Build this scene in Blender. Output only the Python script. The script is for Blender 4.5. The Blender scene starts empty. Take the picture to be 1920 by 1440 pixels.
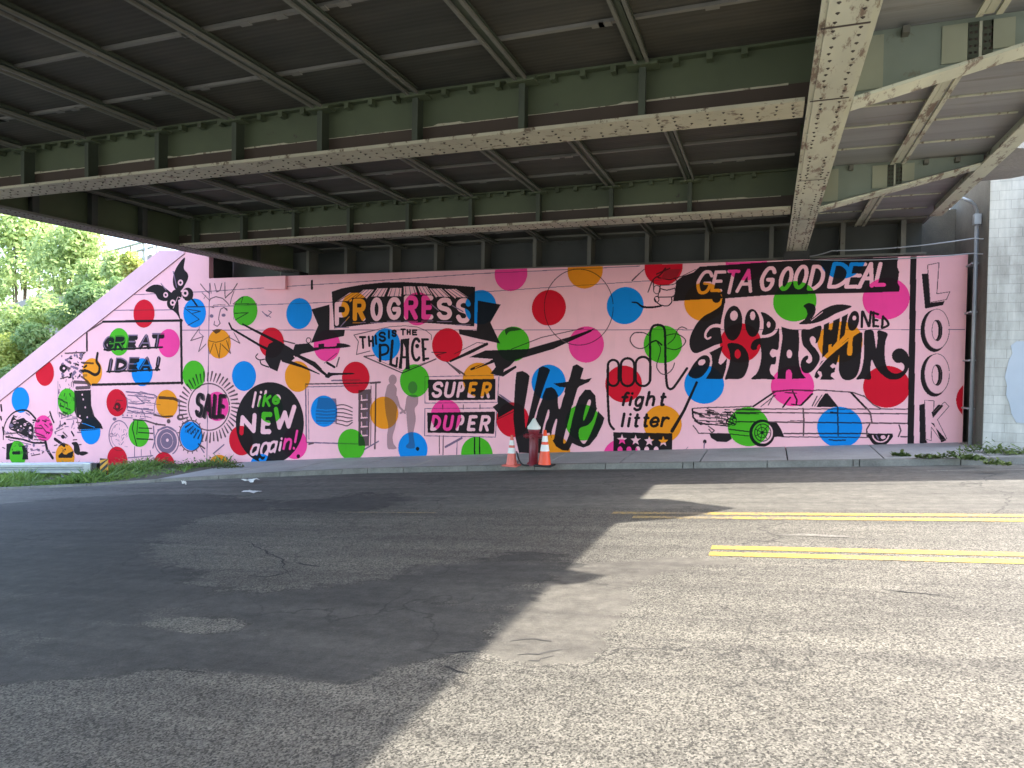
import bpy, bmesh, math, random
import numpy as np
from mathutils import Matrix, Vector
random.seed(7); rng = np.random.default_rng(7)
S = bpy.context.scene
COL = S.collection

# ------------------------------------------------------------ camera, sky, sun, exposure
YAW, PITCH, ROLL, FPX = math.radians(20.326), math.radians(-1.236), math.radians(0.927), 1301.0
_f = np.array([-math.sin(YAW)*math.cos(PITCH), math.cos(YAW)*math.cos(PITCH), math.sin(PITCH)])
_r0 = np.array([math.cos(YAW), math.sin(YAW), 0.0]); _u0 = np.cross(_r0, _f)
_r = math.cos(ROLL)*_r0 + math.sin(ROLL)*_u0
_u = -math.sin(ROLL)*_r0 + math.cos(ROLL)*_u0
cam = bpy.data.cameras.new('camera'); camo = bpy.data.objects.new('camera', cam); COL.objects.link(camo)
M = Matrix.Identity(4)
for i in range(3):
    M[i][0], M[i][1], M[i][2] = _r[i], _u[i], -_f[i]
camo.matrix_world = M
cam.sensor_width = 36.0; cam.lens = FPX/1920*36.0; cam.clip_end = 2000; cam.clip_start = 0.05
S.camera = camo
SUN = Vector((0.965, 0.547, 1.0)).normalized()
w = bpy.data.worlds.new('World'); S.world = w; w.use_nodes = True
nt = w.node_tree
sky = nt.nodes.new('ShaderNodeTexSky'); sky.sky_type = 'NISHITA'; sky.sun_disc = False
sky.sun_elevation = math.asin(SUN.z); sky.sun_rotation = math.atan2(SUN.x, SUN.y)
sky.dust_density = 2.2; sky.air_density = 1.0; sky.ozone_density = 0.2
bg = nt.nodes['Background']; nt.links.new(sky.outputs[0], bg.inputs[0]); bg.inputs[1].default_value = 0.15
sl = bpy.data.lights.new('sun', 'SUN'); sl.energy = 2.0; sl.angle = math.radians(0.6); sl.color = (1.0, 0.94, 0.84)
so = bpy.data.objects.new('sun', sl); COL.objects.link(so)
so.rotation_euler = SUN.to_track_quat('Z', 'Y').to_euler()
S.view_settings.view_transform = 'Standard'; S.view_settings.look = 'None'
S.view_settings.exposure = 2.9; S.view_settings.gamma = 1.0
S.cycles.max_bounces = 10; S.cycles.diffuse_bounces = 7; S.cycles.transparent_max_bounces = 12

# ------------------------------------------------------------ pixel -> place helpers (photo is 1920 x 1440)
def ray(px, py):
    px = np.asarray(px, float); py = np.asarray(py, float)
    return (_f[:, None] + np.outer(_r, (px-960)/FPX) - np.outer(_u, (py-720)/FPX))
WALL_Y = 15.5
def on_wall(pts):
    p = np.asarray(pts, float).reshape(-1, 2); d = ray(p[:, 0], p[:, 1]); t = WALL_Y/d[1]
    return np.stack([d[0]*t, d[2]*t], 1), t
def on_y(px, py, y):
    d = ray([px], [py])[:, 0]; return d*(y/d[1])
GA, GH = 0.081, 1.71
def gz(x): return -GH + GA*x
def on_road(px, py, lift=0.0):
    d = ray([px], [py])[:, 0]; t = (-GH+lift)/(d[2]-GA*d[0]); return d*t

# ------------------------------------------------------------ object helpers
def link(name, mesh, parent=None, mats=None):
    o = bpy.data.objects.new(name, mesh); COL.objects.link(o)
    if parent is not None: o.parent = parent
    for m in (mats or []): mesh.materials.append(m)
    return o
def tag(o, label=None, cat=None, group=None, kind=None):
    if label: o['label'] = label
    if cat: o['category'] = cat
    if group: o['group'] = group
    if kind: o['kind'] = kind
    return o
def empty(name, loc=(0, 0, 0)):
    o = bpy.data.objects.new(name, None); COL.objects.link(o); o.location = loc; o.empty_display_size = .2
    return o
class MB:
    def __init__(s): s.v = []; s.f = []; s.m = []
    def add(s, vs, fs, mi=0):
        n = len(s.v); s.v += [tuple(float(c) for c in v) for v in vs]
        s.f += [tuple(i+n for i in f) for f in fs]; s.m += [mi]*len(fs)
    def box(s, x0, x1, y0, y1, z0, z1, mi=0):
        vs = [(x0,y0,z0),(x1,y0,z0),(x1,y1,z0),(x0,y1,z0),(x0,y0,z1),(x1,y0,z1),(x1,y1,z1),(x0,y1,z1)]
        s.add(vs, [(0,3,2,1),(4,5,6,7),(0,1,5,4),(1,2,6,5),(2,3,7,6),(3,0,4,7)], mi)
    def prism(s, poly, axis, a, b, mi=0):
        n = len(poly)
        def mk(p, t):
            if axis == 'y': return (p[0], t, p[1])
            if axis == 'x': return (t, p[0], p[1])
            return (p[0], p[1], t)
        vs = [mk(p, a) for p in poly]+[mk(p, b) for p in poly]
        fs = [tuple(range(n)), tuple(range(2*n-1, n-1, -1))]
        fs += [(i, i+n, (i+1) % n+n, (i+1) % n) for i in range(n)]
        s.add(vs, fs, mi)
    def tube(s, pts, r, n=10, mi=0, cap=True):
        pts = [Vector(p) for p in pts]; rr = r if isinstance(r, (list, tuple)) else [r]*len(pts)
        vs = []; fs = []; up = Vector((0.13, 0.31, 1)).normalized()
        for i, p in enumerate(pts):
            d = (pts[min(i+1, len(pts)-1)]-pts[max(i-1, 0)])
            d = d.normalized() if d.length > 1e-9 else Vector((0, 0, 1))
            a = d.cross(up)
            if a.length < 1e-3: a = d.cross(Vector((1, 0, 0)))
            a.normalize(); b = d.cross(a)
            for k in range(n):
                t = 2*math.pi*k/n; vs.append(p+(a*math.cos(t)+b*math.sin(t))*rr[i])
        for i in range(len(pts)-1):
            for k in range(n):
                fs.append((i*n+k, i*n+(k+1) % n, (i+1)*n+(k+1) % n, (i+1)*n+k))
        if cap:
            fs.append(tuple(range(n-1, -1, -1))); fs.append(tuple((len(pts)-1)*n+k for k in range(n)))
        s.add(vs, fs, mi)
    def lathe(s, prof, c=(0, 0, 0), n=24, mi=0):
        vs = []; fs = []
        for (r, z) in prof:
            for k in range(n):
                t = 2*math.pi*k/n; vs.append((c[0]+r*math.cos(t), c[1]+r*math.sin(t), c[2]+z))
        for i in range(len(prof)-1):
            for k in range(n): fs.append((i*n+k, i*n+(k+1) % n, (i+1)*n+(k+1) % n, (i+1)*n+k))
        s.add(vs, fs, mi)
    def build(s, name, mats, parent=None, smooth=False, bevel=0):
        me = bpy.data.meshes.new(name); me.from_pydata(s.v, [], s.f); me.update()
        if not isinstance(mats, (list, tuple)): mats = [mats]
        o = link(name, me, parent, mats)
        if len(mats) > 1: me.polygons.foreach_set('material_index', s.m)
        bm = bmesh.new(); bm.from_mesh(me); bmesh.ops.recalc_face_normals(bm, faces=bm.faces); bm.to_mesh(me); bm.free()
        if smooth: me.polygons.foreach_set('use_smooth', [True]*len(me.polygons))
        if bevel:
            b = o.modifiers.new('bevel', 'BEVEL'); b.width = bevel; b.segments = 2; b.limit_method = 'ANGLE'
        return o

# ------------------------------------------------------------ materials
def srgb(r, g, b):
    f = lambda c: (c/255/12.92 if c/255 <= .04045 else ((c/255+.055)/1.055)**2.4)
    return (f(r), f(g), f(b))
class Nodes:
    def __init__(s, name):
        s.mat = bpy.data.materials.new(name); s.mat.use_nodes = True; s.t = s.mat.node_tree
        s.b = s.t.nodes['Principled BSDF']
    def n(s, t, **kw):
        x = s.t.nodes.new(t)
        for k, v in kw.items():
            if k.startswith('i_'): x.inputs[k[2:].replace('_', ' ')].default_value = v
            else: setattr(x, k, v)
        return x
    def l(s, a, b): s.t.links.new(a, b)
    def coord(s, scale=(1, 1, 1), rot=(0, 0, 0), kind='Object'):
        tc = s.n('ShaderNodeTexCoord'); mp = s.n('ShaderNodeMapping'); mp.inputs['Scale'].default_value = scale
        mp.inputs['Rotation'].default_value = rot
        s.l(tc.outputs[kind], mp.inputs[0]); return mp.outputs[0]
    def noise(s, vec, scale, detail=6, rough=.6):
        x = s.n('ShaderNodeTexNoise'); x.inputs['Scale'].default_value = scale; x.inputs['Detail'].default_value = detail
        x.inputs['Roughness'].default_value = rough; s.l(vec, x.inputs['Vector']); return x.outputs['Fac']
    def ramp(s, fac, stops):
        r = s.n('ShaderNodeValToRGB'); e = r.color_ramp.elements
        while len(e) < len(stops): e.new(.5)
        for i, (p, c) in enumerate(stops):
            e[i].position = p; e[i].color = (*c, 1) if len(c) == 3 else c
        s.l(fac, r.inputs[0]); return r.outputs[0]
    def mix(s, fac, a, b, mode='MIX'):
        m = s.n('ShaderNodeMix', data_type='RGBA', blend_type=mode)
        for sock, v in ((m.inputs[0], fac), (m.inputs[6], a), (m.inputs[7], b)):
            if hasattr(v, 'links'): s.l(v, sock)
            elif isinstance(v, (int, float)): sock.default_value = v
            else: sock.default_value = (*v, 1)
        return m.outputs[2]
    def math(s, op, a, b=0.0, c=0.0):
        m = s.n('ShaderNodeMath', operation=op)
        for i, v in enumerate((a, b, c)):
            if hasattr(v, 'links'): s.l(v, m.inputs[i])
            else: m.inputs[i].default_value = v
        return m.outputs[0]
    def bump(s, h, strength=.3, dist=.02):
        b = s.n('ShaderNodeBump'); b.inputs['Strength'].default_value = strength; b.inputs['Distance'].default_value = dist
        s.l(h, b.inputs['Height']); s.l(b.outputs[0], s.b.inputs['Normal'])
    def col(s, c):
        if hasattr(c, 'links'): s.l(c, s.b.inputs['Base Color'])
        else: s.b.inputs['Base Color'].default_value = (*c, 1)
    def rough(s, v): s.b.inputs['Roughness'].default_value = v
    def metal(s, v): s.b.inputs['Metallic'].default_value = v
def mul(c, k): return tuple(min(1, x*k) for x in c)
def simple(name, c, rough=.6, var=.25, scale=3.0, metal=0, bump=0, bscale=60, spec=None):
    N = Nodes(name); v = N.coord()
    f = N.noise(v, scale, 8, .65)
    N.col(N.ramp(f, [(.25, mul(c, 1-var)), (.75, mul(c, 1+var))])); N.rough(rough); N.metal(metal)
    if bump: N.bump(N.noise(v, bscale, 4), bump, .01)
    if spec is not None: N.b.inputs['Specular IOR Level'].default_value = spec
    return N.mat

def wall_paint(name, c, rough=.55, dirt=True):
    N = Nodes(name); v = N.coord()
    f = N.noise(v, .9, 6, .6); g = N.noise(N.coord((3, 3, .35)), 2.2, 6, .7)
    base = N.ramp(f, [(.3, mul(c, .93)), (.7, mul(c, 1.05))])
    if dirt: base = N.mix(N.math('MULTIPLY', N.ramp(g, [(.55, (0, 0, 0)), (.8, (1, 1, 1))]), .16), base, mul(c, .62))
    N.col(base); N.rough(.85); N.b.inputs['Specular IOR Level'].default_value = .12; N.bump(N.noise(v, 90, 4), .25, .004); return N.mat
PINK = srgb(244, 183, 190)
DOTC = {'red': srgb(206, 24, 44), 'blue': srgb(18, 128, 205), 'green': srgb(76, 168, 36), 'orange': srgb(232, 140, 32), 'hot pink': srgb(240, 66, 142)}
BASES = ['pink', 'red', 'blue', 'green', 'orange', 'hot pink']
PAINT = {}
for b in BASES:
    c = PINK if b == 'pink' else DOTC[b]
    for lv, k, add in ((0, 1, 0), (1, .50, .01), (2, .13, .01), (3, .014, .009), (4, .42, .02)):
        if b == 'pink' and lv == 0: continue
        cc = tuple(x*k+add for x in c)
        if b == 'pink' and lv == 1: cc = srgb(126, 100, 120)
        PAINT[(b, lv)] = wall_paint('paint_'+b.replace(' ', '_')+'_%d' % lv, cc, .5, lv != 3)
m_wall = wall_paint('pink_wall_paint', PINK)
m_coping = wall_paint('pale_pink_coping_paint', srgb(228, 182, 192))

# asphalt: one road material; the road mesh says where the resurfaced patches lie
def road_mat():
    N = Nodes('worn_asphalt'); v = N.coord()
    vo = N.n('ShaderNodeTexVoronoi'); vo.inputs['Scale'].default_value = 95; N.l(v, vo.inputs['Vector'])
    bw = N.n('ShaderNodeRGBToBW'); N.l(vo.outputs['Color'], bw.inputs[0])
    fine = N.noise(v, 85, 4, .7); fine2 = N.noise(v, 130, 4, .7); mid = N.noise(v, 7, 6, .7); low = N.noise(N.coord((.3, 1.0, 1)), .9, 7, .65)
    t = N.math('MULTIPLY_ADD', fine, .65, N.math('MULTIPLY', bw.outputs[0], .38))
    t2 = N.math('MULTIPLY_ADD', fine2, .6, N.math('MULTIPLY', mid, .4))
    agg = N.ramp(t, [(.38, (.036, .034, .030)), (.66, (.212, .198, .170))])
    far = N.ramp(t2, [(.3, (.105, .100, .090)), (.7, (.172, .163, .142))])
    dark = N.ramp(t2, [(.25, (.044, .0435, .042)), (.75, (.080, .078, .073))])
    sunlit_patch = N.ramp(t2, [(.3, (.092, .085, .075)), (.7, (.150, .139, .121))])  # lighter copy of the dark patch, sunlight put into its colour
    def at(n): a = N.n('ShaderNodeAttribute'); a.attribute_name = n; return a.outputs['Fac']
    wob = N.math('ADD', N.math('MULTIPLY_ADD', N.noise(v, 2.6, 8, .75), .7, -.35), N.math('MULTIPLY_ADD', N.noise(N.coord((.35, 1.7, 1)), 1.6, 7, .7), 1.0, -.5))
    wob2 = N.math('MULTIPLY_ADD', N.noise(v, 16, 6, .75), .5, -.25)
    def mask(n, soft=.05):
        m = N.math('ADD', N.math('ADD', at(n), wob), wob2)
        return N.ramp(m, [(.5-soft, (0, 0, 0)), (.5+soft, (1, 1, 1))]), m
    c = agg
    m, _ = mask('far', .16); c = N.mix(N.math('MULTIPLY', m, .85), c, far)
    m, _ = mask('sunlit_patch', .08); c = N.mix(m, c, sunlit_patch)
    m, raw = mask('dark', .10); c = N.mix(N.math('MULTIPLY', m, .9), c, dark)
    edge = N.ramp(N.math('ABSOLUTE', N.math('ADD', raw, -.5)), [(.0, (1, 1, 1)), (.07, (0, 0, 0))])
    c = N.mix(N.math('MULTIPLY', N.math('MULTIPLY', edge, N.ramp(N.noise(v, 1.1, 3), [(.42, (0, 0, 0)), (.55, (1, 1, 1))])), .75), c, (.025, .025, .024))
    # hollows where the patch wears through to stones
    thin = N.math('MULTIPLY', N.ramp(N.noise(N.coord((.6, 1.3, 1)), 1.5, 8, .75), [(.56, (0, 0, 0)), (.68, (1, 1, 1))]), .6); c = N.mix(thin, c, agg)
    c = N.mix(1.0, c, N.ramp(low, [(.3, (.70, .70, .71)), (.5, (.98, .98, .98)), (.7, (1.2, 1.2, 1.18))]), 'MULTIPLY')
    c = N.mix(1.0, c, N.ramp(mid, [(.3, (.8, .8, .8)), (.7, (1.16, 1.16, 1.16))]), 'MULTIPLY')
    streak = N.noise(N.coord((.12, 2.2, 1)), 1.6, 6, .7); c = N.mix(1.0, c, N.ramp(streak, [(.35, (.78, .78, .79)), (.65, (1.13, 1.13, 1.12))]), 'MULTIPLY')
    cr = N.n('ShaderNodeTexVoronoi', feature='DISTANCE_TO_EDGE'); cr.inputs['Scale'].default_value = .5
    dv = N.n('ShaderNodeVectorMath', operation='ADD'); nz = N.n('ShaderNodeTexNoise'); nz.inputs['Scale'].default_value = 1.6; nz.inputs['Detail'].default_value = 6
    N.l(v, nz.inputs['Vector']); N.l(v, dv.inputs[0]); N.l(nz.outputs['Color'], dv.inputs[1]); N.l(dv.outputs[0], cr.inputs['Vector'])
    crk = N.ramp(cr.outputs['Distance'], [(.0, (1, 1, 1)), (.009, (0, 0, 0))])
    gate = N.ramp(N.noise(v, .45, 3), [(.34, (0, 0, 0)), (.6, (1, 1, 1))])
    c = N.mix(N.math('MULTIPLY', N.math('MULTIPLY', crk, gate), .7), c, (.02, .02, .02))
    N.col(c); N.rough(.85); N.b.inputs['Specular IOR Level'].default_value = .3
    N.bump(N.math('MULTIPLY_ADD', mid, 1.6, t), .5, .009); return N.mat
m_road = road_mat()
m_scuff = simple('rubber_scuff', (.055, .052, .048), .9)
m_crack = simple('tar_crack', (.02, .02, .02), .9)
def linepaint(name, c, wear):
    N = Nodes(name); v = N.coord(); f = N.noise(v, 22, 6, .75); g = N.noise(v, 1.3, 4); h = N.noise(v, 50, 4, .7)
    base = N.ramp(g, [(.3, mul(c, .82)), (.7, mul(c, 1.08))]); ag = N.ramp(h, [(.35, (.06, .056, .05)), (.7, (.20, .185, .16))])
    N.col(N.mix(N.ramp(N.math('MULTIPLY_ADD', g, .35, N.math('MULTIPLY', f, .65)), [(wear, (0, 0, 0)), (wear+.10, (.9, .9, .9))]), base, ag)); N.rough(.75); N.bump(h, .5, .01); return N.mat
m_yellow = linepaint('yellow_road_paint', (.48, .325, .055), .475)
m_yellow_old = linepaint('worn_yellow_road_paint', (.42, .30, .10), .42)
m_whiteline = linepaint('worn_white_road_paint', (.33, .32, .28), .38)
def concrete(name, c, var=.2):
    N = Nodes(name); v = N.coord()
    f = N.noise(v, 1.4, 8, .7); g = N.noise(v, 40, 4)
    b = N.ramp(f, [(.25, mul(c, 1-var)), (.75, mul(c, 1+var))])
    b = N.mix(1.0, b, N.ramp(g, [(.3, (.85, .85, .85)), (.7, (1.12, 1.12, 1.12))]), 'MULTIPLY')
    N.col(b); N.rough(.9); N.bump(g, .3, .006); return N.mat
m_walk = concrete('sidewalk_concrete', (.36, .35, .325))
m_curb = concrete('curb_concrete', (.20, .19, .165), .5)
m_conc = concrete('grey_concrete', (.30, .29, .27))
m_dirt = concrete('verge_soil', (.10, .085, .055), .4)
# steel
def steel(name, c, rust, amt=.5, scale=4.0, stretch=(1, 1, 1)):
    N = Nodes(name); v = N.coord(stretch)
    f = N.noise(v, scale, 10, .72); g = N.noise(v, .7, 4)
    base = N.ramp(g, [(.3, mul(c, .8)), (.7, mul(c, 1.15))])
    N.col(N.mix(N.ramp(f, [(amt, (0, 0, 0)), (amt+.07, (1, 1, 1))]), base, rust)); N.rough(.62)
    N.bump(f, .25, .01); return N.mat
GREEN = (.078, .098, .048)
m_green = steel('dull_green_steel_paint', GREEN, (.055, .048, .036), .64)
m_bracket = steel('pale_green_bracket_paint', (.23, .275, .215), (.17, .17, .12), .6)
m_dkgreen = steel('dark_green_steel_paint', (.055, .068, .042), (.04, .034, .026), .66)
m_palegreen = steel('olive_cream_plate_paint', (.34, .36, .25), (.22, .2, .14), .62)
m_brown = steel('rust_brown_steel', (.052, .036, .022), (.10, .085, .05), .68)
m_cream = steel('peeling_cream_steel_paint', (.42, .40, .28), (.12, .09, .055), .55, 7.0)
m_pale = steel('pale_riveted_steel_paint', (.52, .53, .40), (.19, .145, .10), .53, 3.6, (2.2, .6, 1))
m_rivet = simple('dark_rivet_heads', (.05, .04, .03), .6)
m_strb = steel('grey_stringer_paint', (.15, .15, .118), (.10, .085, .06), .62, 6)
m_dkweb = steel('dark_steel_web', (.05, .055, .045), (.035, .03, .025), .6)
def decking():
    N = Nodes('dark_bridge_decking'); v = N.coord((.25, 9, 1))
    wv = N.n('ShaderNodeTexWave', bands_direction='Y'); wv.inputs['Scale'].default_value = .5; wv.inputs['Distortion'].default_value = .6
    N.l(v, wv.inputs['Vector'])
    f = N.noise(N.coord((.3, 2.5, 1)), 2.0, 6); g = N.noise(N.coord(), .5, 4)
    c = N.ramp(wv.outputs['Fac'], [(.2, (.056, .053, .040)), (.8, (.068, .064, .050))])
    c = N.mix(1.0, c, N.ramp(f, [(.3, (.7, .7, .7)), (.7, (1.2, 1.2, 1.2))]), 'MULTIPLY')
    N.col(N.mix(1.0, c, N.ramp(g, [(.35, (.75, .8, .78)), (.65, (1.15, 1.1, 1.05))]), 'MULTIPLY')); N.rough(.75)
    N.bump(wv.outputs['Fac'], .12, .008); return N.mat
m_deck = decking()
m_deck2 = steel('skylit_overhang_decking', (.27, .275, .27), (.20, .195, .18), .58, 1.6, (.2, 4, 1))  # paler than the main deck: sky light at the open edge put into colour
m_return = concrete('shaded_concrete', (.13, .125, .105), .3)  # concrete with shade put into its colour, for return and backwall
m_seam = steel('bright_deck_seam', (.19, .185, .155), (.16, .14, .11), .6, 9)
def blockwall():
    N = Nodes('painted_concrete_blocks'); tc = N.n('ShaderNodeTexCoord'); sx = N.n('ShaderNodeSeparateXYZ'); cx = N.n('ShaderNodeCombineXYZ')
    N.l(tc.outputs['Object'], sx.inputs[0]); N.l(N.math('ADD', sx.outputs[0], sx.outputs[1]), cx.inputs[0]); N.l(sx.outputs[2], cx.inputs[1])
    br = N.n('ShaderNodeTexBrick'); br.inputs['Scale'].default_value = 1.0; br.inputs['Brick Width'].default_value = .36; br.inputs['Row Height'].default_value = .165
    br.inputs['Mortar Size'].default_value = .006; br.inputs['Mortar Smooth'].default_value = .4; br.inputs['Bias'].default_value = 0
    br.inputs['Color1'].default_value = (.48, .465, .41, 1); br.inputs['Color2'].default_value = (.43, .415, .365, 1); br.inputs['Mortar'].default_value = (.33, .32, .285, 1)
    N.l(cx.outputs[0], br.inputs['Vector'])
    f = N.noise(N.coord((1, 1, .5)), 1.5, 8, .7)
    c = N.mix(1.0, br.outputs['Color'], N.ramp(f, [(.28, (.55, .54, .52)), (.48, (.92, .92, .92)), (.68, (1.15, 1.15, 1.14))]), 'MULTIPLY')
    c = N.mix(1.0, c, N.ramp(N.noise(N.coord((5, 5, .5)), 1.2, 6, .7), [(.35, (.8, .8, .79)), (.6, (1.04, 1.04, 1.04))]), 'MULTIPLY')
    sz = N.math('MULTIPLY_ADD', N.noise(N.coord(), 3, 5), 1.2, sx.outputs[2])
    c = N.mix(N.ramp(N.math('MULTIPLY_ADD', sz, .5, .75), [(.1, (.6, .6, .6)), (.55, (0, 0, 0))]), c, (.22, .20, .16))
    N.col(c); N.rough(.85); N.bump(br.outputs['Fac'], -.5, .006); return N.mat
m_block = blockwall()
m_bluepatch = wall_paint('pale_blue_wall_paint', srgb(166, 172, 177))
m_galv = simple('galvanised_steel', (.42, .44, .45), .42, .15, 5, .55)
m_pipe = simple('grey_conduit', (.34, .36, .38), .45, .12, 5, .3)
m_black = simple('black_rubber', (.015, .015, .016), .6)
m_dark = simple('dark_steel_and_shade', (.03, .03, .028), .8)  # bearings, and the panel that paints shade in the notch
m_orange = simple('orange_cone_plastic', srgb(236, 78, 38), .45, .1)
m_palecone = simple('faded_orange_cone_plastic', srgb(226, 112, 96), .5, .12)
m_white = simple('white_reflective_band', (.78, .76, .70), .5, .06)
m_hydrant = simple('dark_red_hydrant_paint', srgb(122, 34, 44), .4, .2)
m_cap = simple('white_hydrant_cap_paint', (.66, .67, .60), .5, .08)
m_paper = simple('white_paper', (.78, .78, .76), .8, .05)
m_markyel = simple('marker_yellow', srgb(214, 150, 40), .5, .08)
m_bark = simple('bark', (.10, .075, .05), .9, .3, 8, bump=.5)
def leaf(name, c, c2, trans=.5):
    N = Nodes(name); v = N.coord()
    f = N.noise(v, 1.3, 3, .6); g = N.noise(v, 17, 2)
    t = N.math('MULTIPLY_ADD', g, .5, N.math('MULTIPLY', f, .5))
    col = N.ramp(t, [(.36, c), (.62, c2)])
    tr = N.n('ShaderNodeBsdfTranslucent'); mx = N.n('ShaderNodeMixShader'); mx.inputs[0].default_value = trans
    N.col(col); N.rough(.55); N.l(col, tr.inputs[0])
    out = N.t.nodes['Material Output']; N.l(N.b.outputs[0], mx.inputs[1]); N.l(tr.outputs[0], mx.inputs[2]); N.l(mx.outputs[0], out.inputs[0])
    return N.mat
m_leafA = leaf('pale_green_leaves', (.24, .36, .12), (.48, .58, .24))
m_leafB = leaf('deep_green_leaves', (.12, .22, .075), (.30, .43, .16))
m_leafC = leaf('yellow_green_leaves', (.24, .33, .07), (.50, .54, .14))
m_grass = leaf('grass_blades', (.09, .19, .035), (.24, .37, .08), .35)
m_weed = leaf('weed_leaves', (.06, .11, .025), (.17, .22, .06), .35)
# ------------------------------------------------------------ setting: ground, road, sidewalk
def sheet(name, xs, ys, zf, mat, kind='structure', parent=None):
    vs = [(x, y, zf(x, y)) for y in ys for x in xs]; nx = len(xs)
    fs = [(j*nx+i, j*nx+i+1, (j+1)*nx+i+1, (j+1)*nx+i) for j in range(len(ys)-1) for i in range(nx-1)]
    me = bpy.data.meshes.new(name); me.from_pydata(vs, [], fs)
    o = link(name, me, parent, [mat])
    if kind: o['kind'] = kind
    return o
clampx = lambda x: max(-48, min(40, x))
sheet('ground', [-400, -150, -48, -24, 0, 20, 40, 150, 400], [-400, -100, -6, 0, 20, 60, 150, 400], lambda x, y: gz(clampx(x))-.06-(0.15 if y > 10 and False else 0), m_dirt)
sheet('bounce_lot', [-60, -20, 0, 20, 50], [-70, -40, -20, -6], lambda x, y: gz(clampx(x))-.01, concrete('pale_bounce_concrete', (.42, .41, .38)))  # unseen pale lot, added to bounce sunlight onto the mural
CURB = [(-48, 7.2), (-30, 9.2), (-24, 10.2), (-17.1, 11.35), (-15.1, 11.85), (-13.4, 12.4), (-11.45, 12.9), (-8.4, 13.42), (-4.5, 13.56), (-1.3, 13.42), (1.4, 13.33), (4, 13.28), (40, 13.2)]
def curb_y(x):
    for (a, b), (c, d) in zip(CURB[:-1], CURB[1:]):
        if a <= x <= c: return b+(d-b)*(x-a)/(c-a)
    return CURB[-1][1]
cx = sorted(set([c[0] for c in CURB]+[-45+i*1.5 for i in range(57)]))
# where the resurfaced patches lie on the road (metres), softened, then kept as mesh attributes
RX0, RX1, RY0, RY1, RR = -26.0, 9.0, 1.5, 14.0, .04
RW, RH = int((RX1-RX0)/RR), int((RY1-RY0)/RR)
def road_mask(polys, cut=(), raw=False, blur=4):
    m = np.zeros((RH, RW), bool); X = (RX0+(np.arange(RW)+.5)*RR)[None, :]; Y = (RY0+(np.arange(RH)+.5)*RR)[:, None]
    for sign, PL in ((1, polys), (0, cut)):
        for pl in PL:
            P = pl if raw else [tuple(on_road(x, y)[:2]) for x, y in pl]; q = np.zeros((RH, RW), bool)
            for k in range(len(P)):
                x1, y1 = P[k]; x2, y2 = P[(k+1) % len(P)]
                if y1 == y2: continue
                q ^= ((Y > min(y1, y2)) & (Y <= max(y1, y2))) & (X < x1+(Y-y1)*(x2-x1)/(y2-y1))
            m = (m | q) if sign else (m & ~q)
    f = m.astype(float)
    for _ in range(3):
        for ax in (0, 1):
            pad = [(0, 0), (0, 0)]; pad[ax] = (blur, blur); g = np.pad(f, pad, mode='edge'); c = np.cumsum(g, ax); n = f.shape[ax]
            z = np.insert(c, 0, 0, ax); f = (np.take(z, np.arange(2*blur+1, n+2*blur+1), ax)-np.take(z, np.arange(0, n), ax))/(2*blur+1)
    return f
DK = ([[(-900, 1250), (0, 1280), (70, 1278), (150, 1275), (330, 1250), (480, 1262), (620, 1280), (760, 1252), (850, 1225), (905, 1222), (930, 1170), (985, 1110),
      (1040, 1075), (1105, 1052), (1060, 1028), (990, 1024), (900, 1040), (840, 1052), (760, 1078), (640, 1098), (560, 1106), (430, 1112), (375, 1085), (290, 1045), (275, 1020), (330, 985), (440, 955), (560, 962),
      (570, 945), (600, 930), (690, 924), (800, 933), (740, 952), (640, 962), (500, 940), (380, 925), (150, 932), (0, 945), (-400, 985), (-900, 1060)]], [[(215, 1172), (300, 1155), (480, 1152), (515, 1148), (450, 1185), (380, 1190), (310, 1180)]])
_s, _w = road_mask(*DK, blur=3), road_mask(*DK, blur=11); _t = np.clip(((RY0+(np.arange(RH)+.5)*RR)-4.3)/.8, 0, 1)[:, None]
MASKS = {'dark': _s*(1-_t)+_w*_t, 'sunlit_patch': road_mask([[(905, 1222), (945, 1240), (1000, 1250), (1060, 1256), (1110, 1250), (1130, 1200), (1155, 1150), (1195, 1120), (1180, 1088), (1260, 1070), (1330, 1062), (1430, 1070), (1440, 1052), (1330, 1046), (1225, 1050), (1105, 1052), (1040, 1075), (985, 1110), (930, 1170)]]),
    'far': road_mask([[(-30, 9.0), (-6, 9.2), (10, 9.2), (10, 14), (-30, 14)]], raw=True, blur=6)}
rx = [-48, -40, -32]+[RX0+i*.075 for i in range(int((RX1-RX0)/.075)+1)]+[12, 20, 30, 40]
rt = [-6, -3, 0, 1.4]+[1.5+i*.09 for i in range(int(12.4/.09)+1)]
vs = []; fs = []
for x in rx:
    cyv = curb_y(x)
    for y in rt: yy = min(y, cyv+.01); vs.append((x, yy, gz(x)))
nr = len(rt)
for i in range(len(rx)-1):
    for j in range(nr-1):
        a, b_ = i*nr+j, (i+1)*nr+j
        if vs[a+1][1] > vs[a][1]+1e-6 or vs[b_+1][1] > vs[b_][1]+1e-6: fs.append((a, b_, b_+1, a+1))
me = bpy.data.meshes.new('road'); me.from_pydata(vs, [], fs); road = link('road', me, None, [m_road]); road['kind'] = 'structure'
V_ = np.array(vs); ii = np.clip(((V_[:, 0]-RX0)/RR).astype(int), 0, RW-1); jj = np.clip(((V_[:, 1]-RY0)/RR).astype(int), 0, RH-1)
for k, f in MASKS.items(): at_ = me.attributes.new(k, 'FLOAT', 'POINT'); at_.data.foreach_set('value', f[jj, ii])
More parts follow.
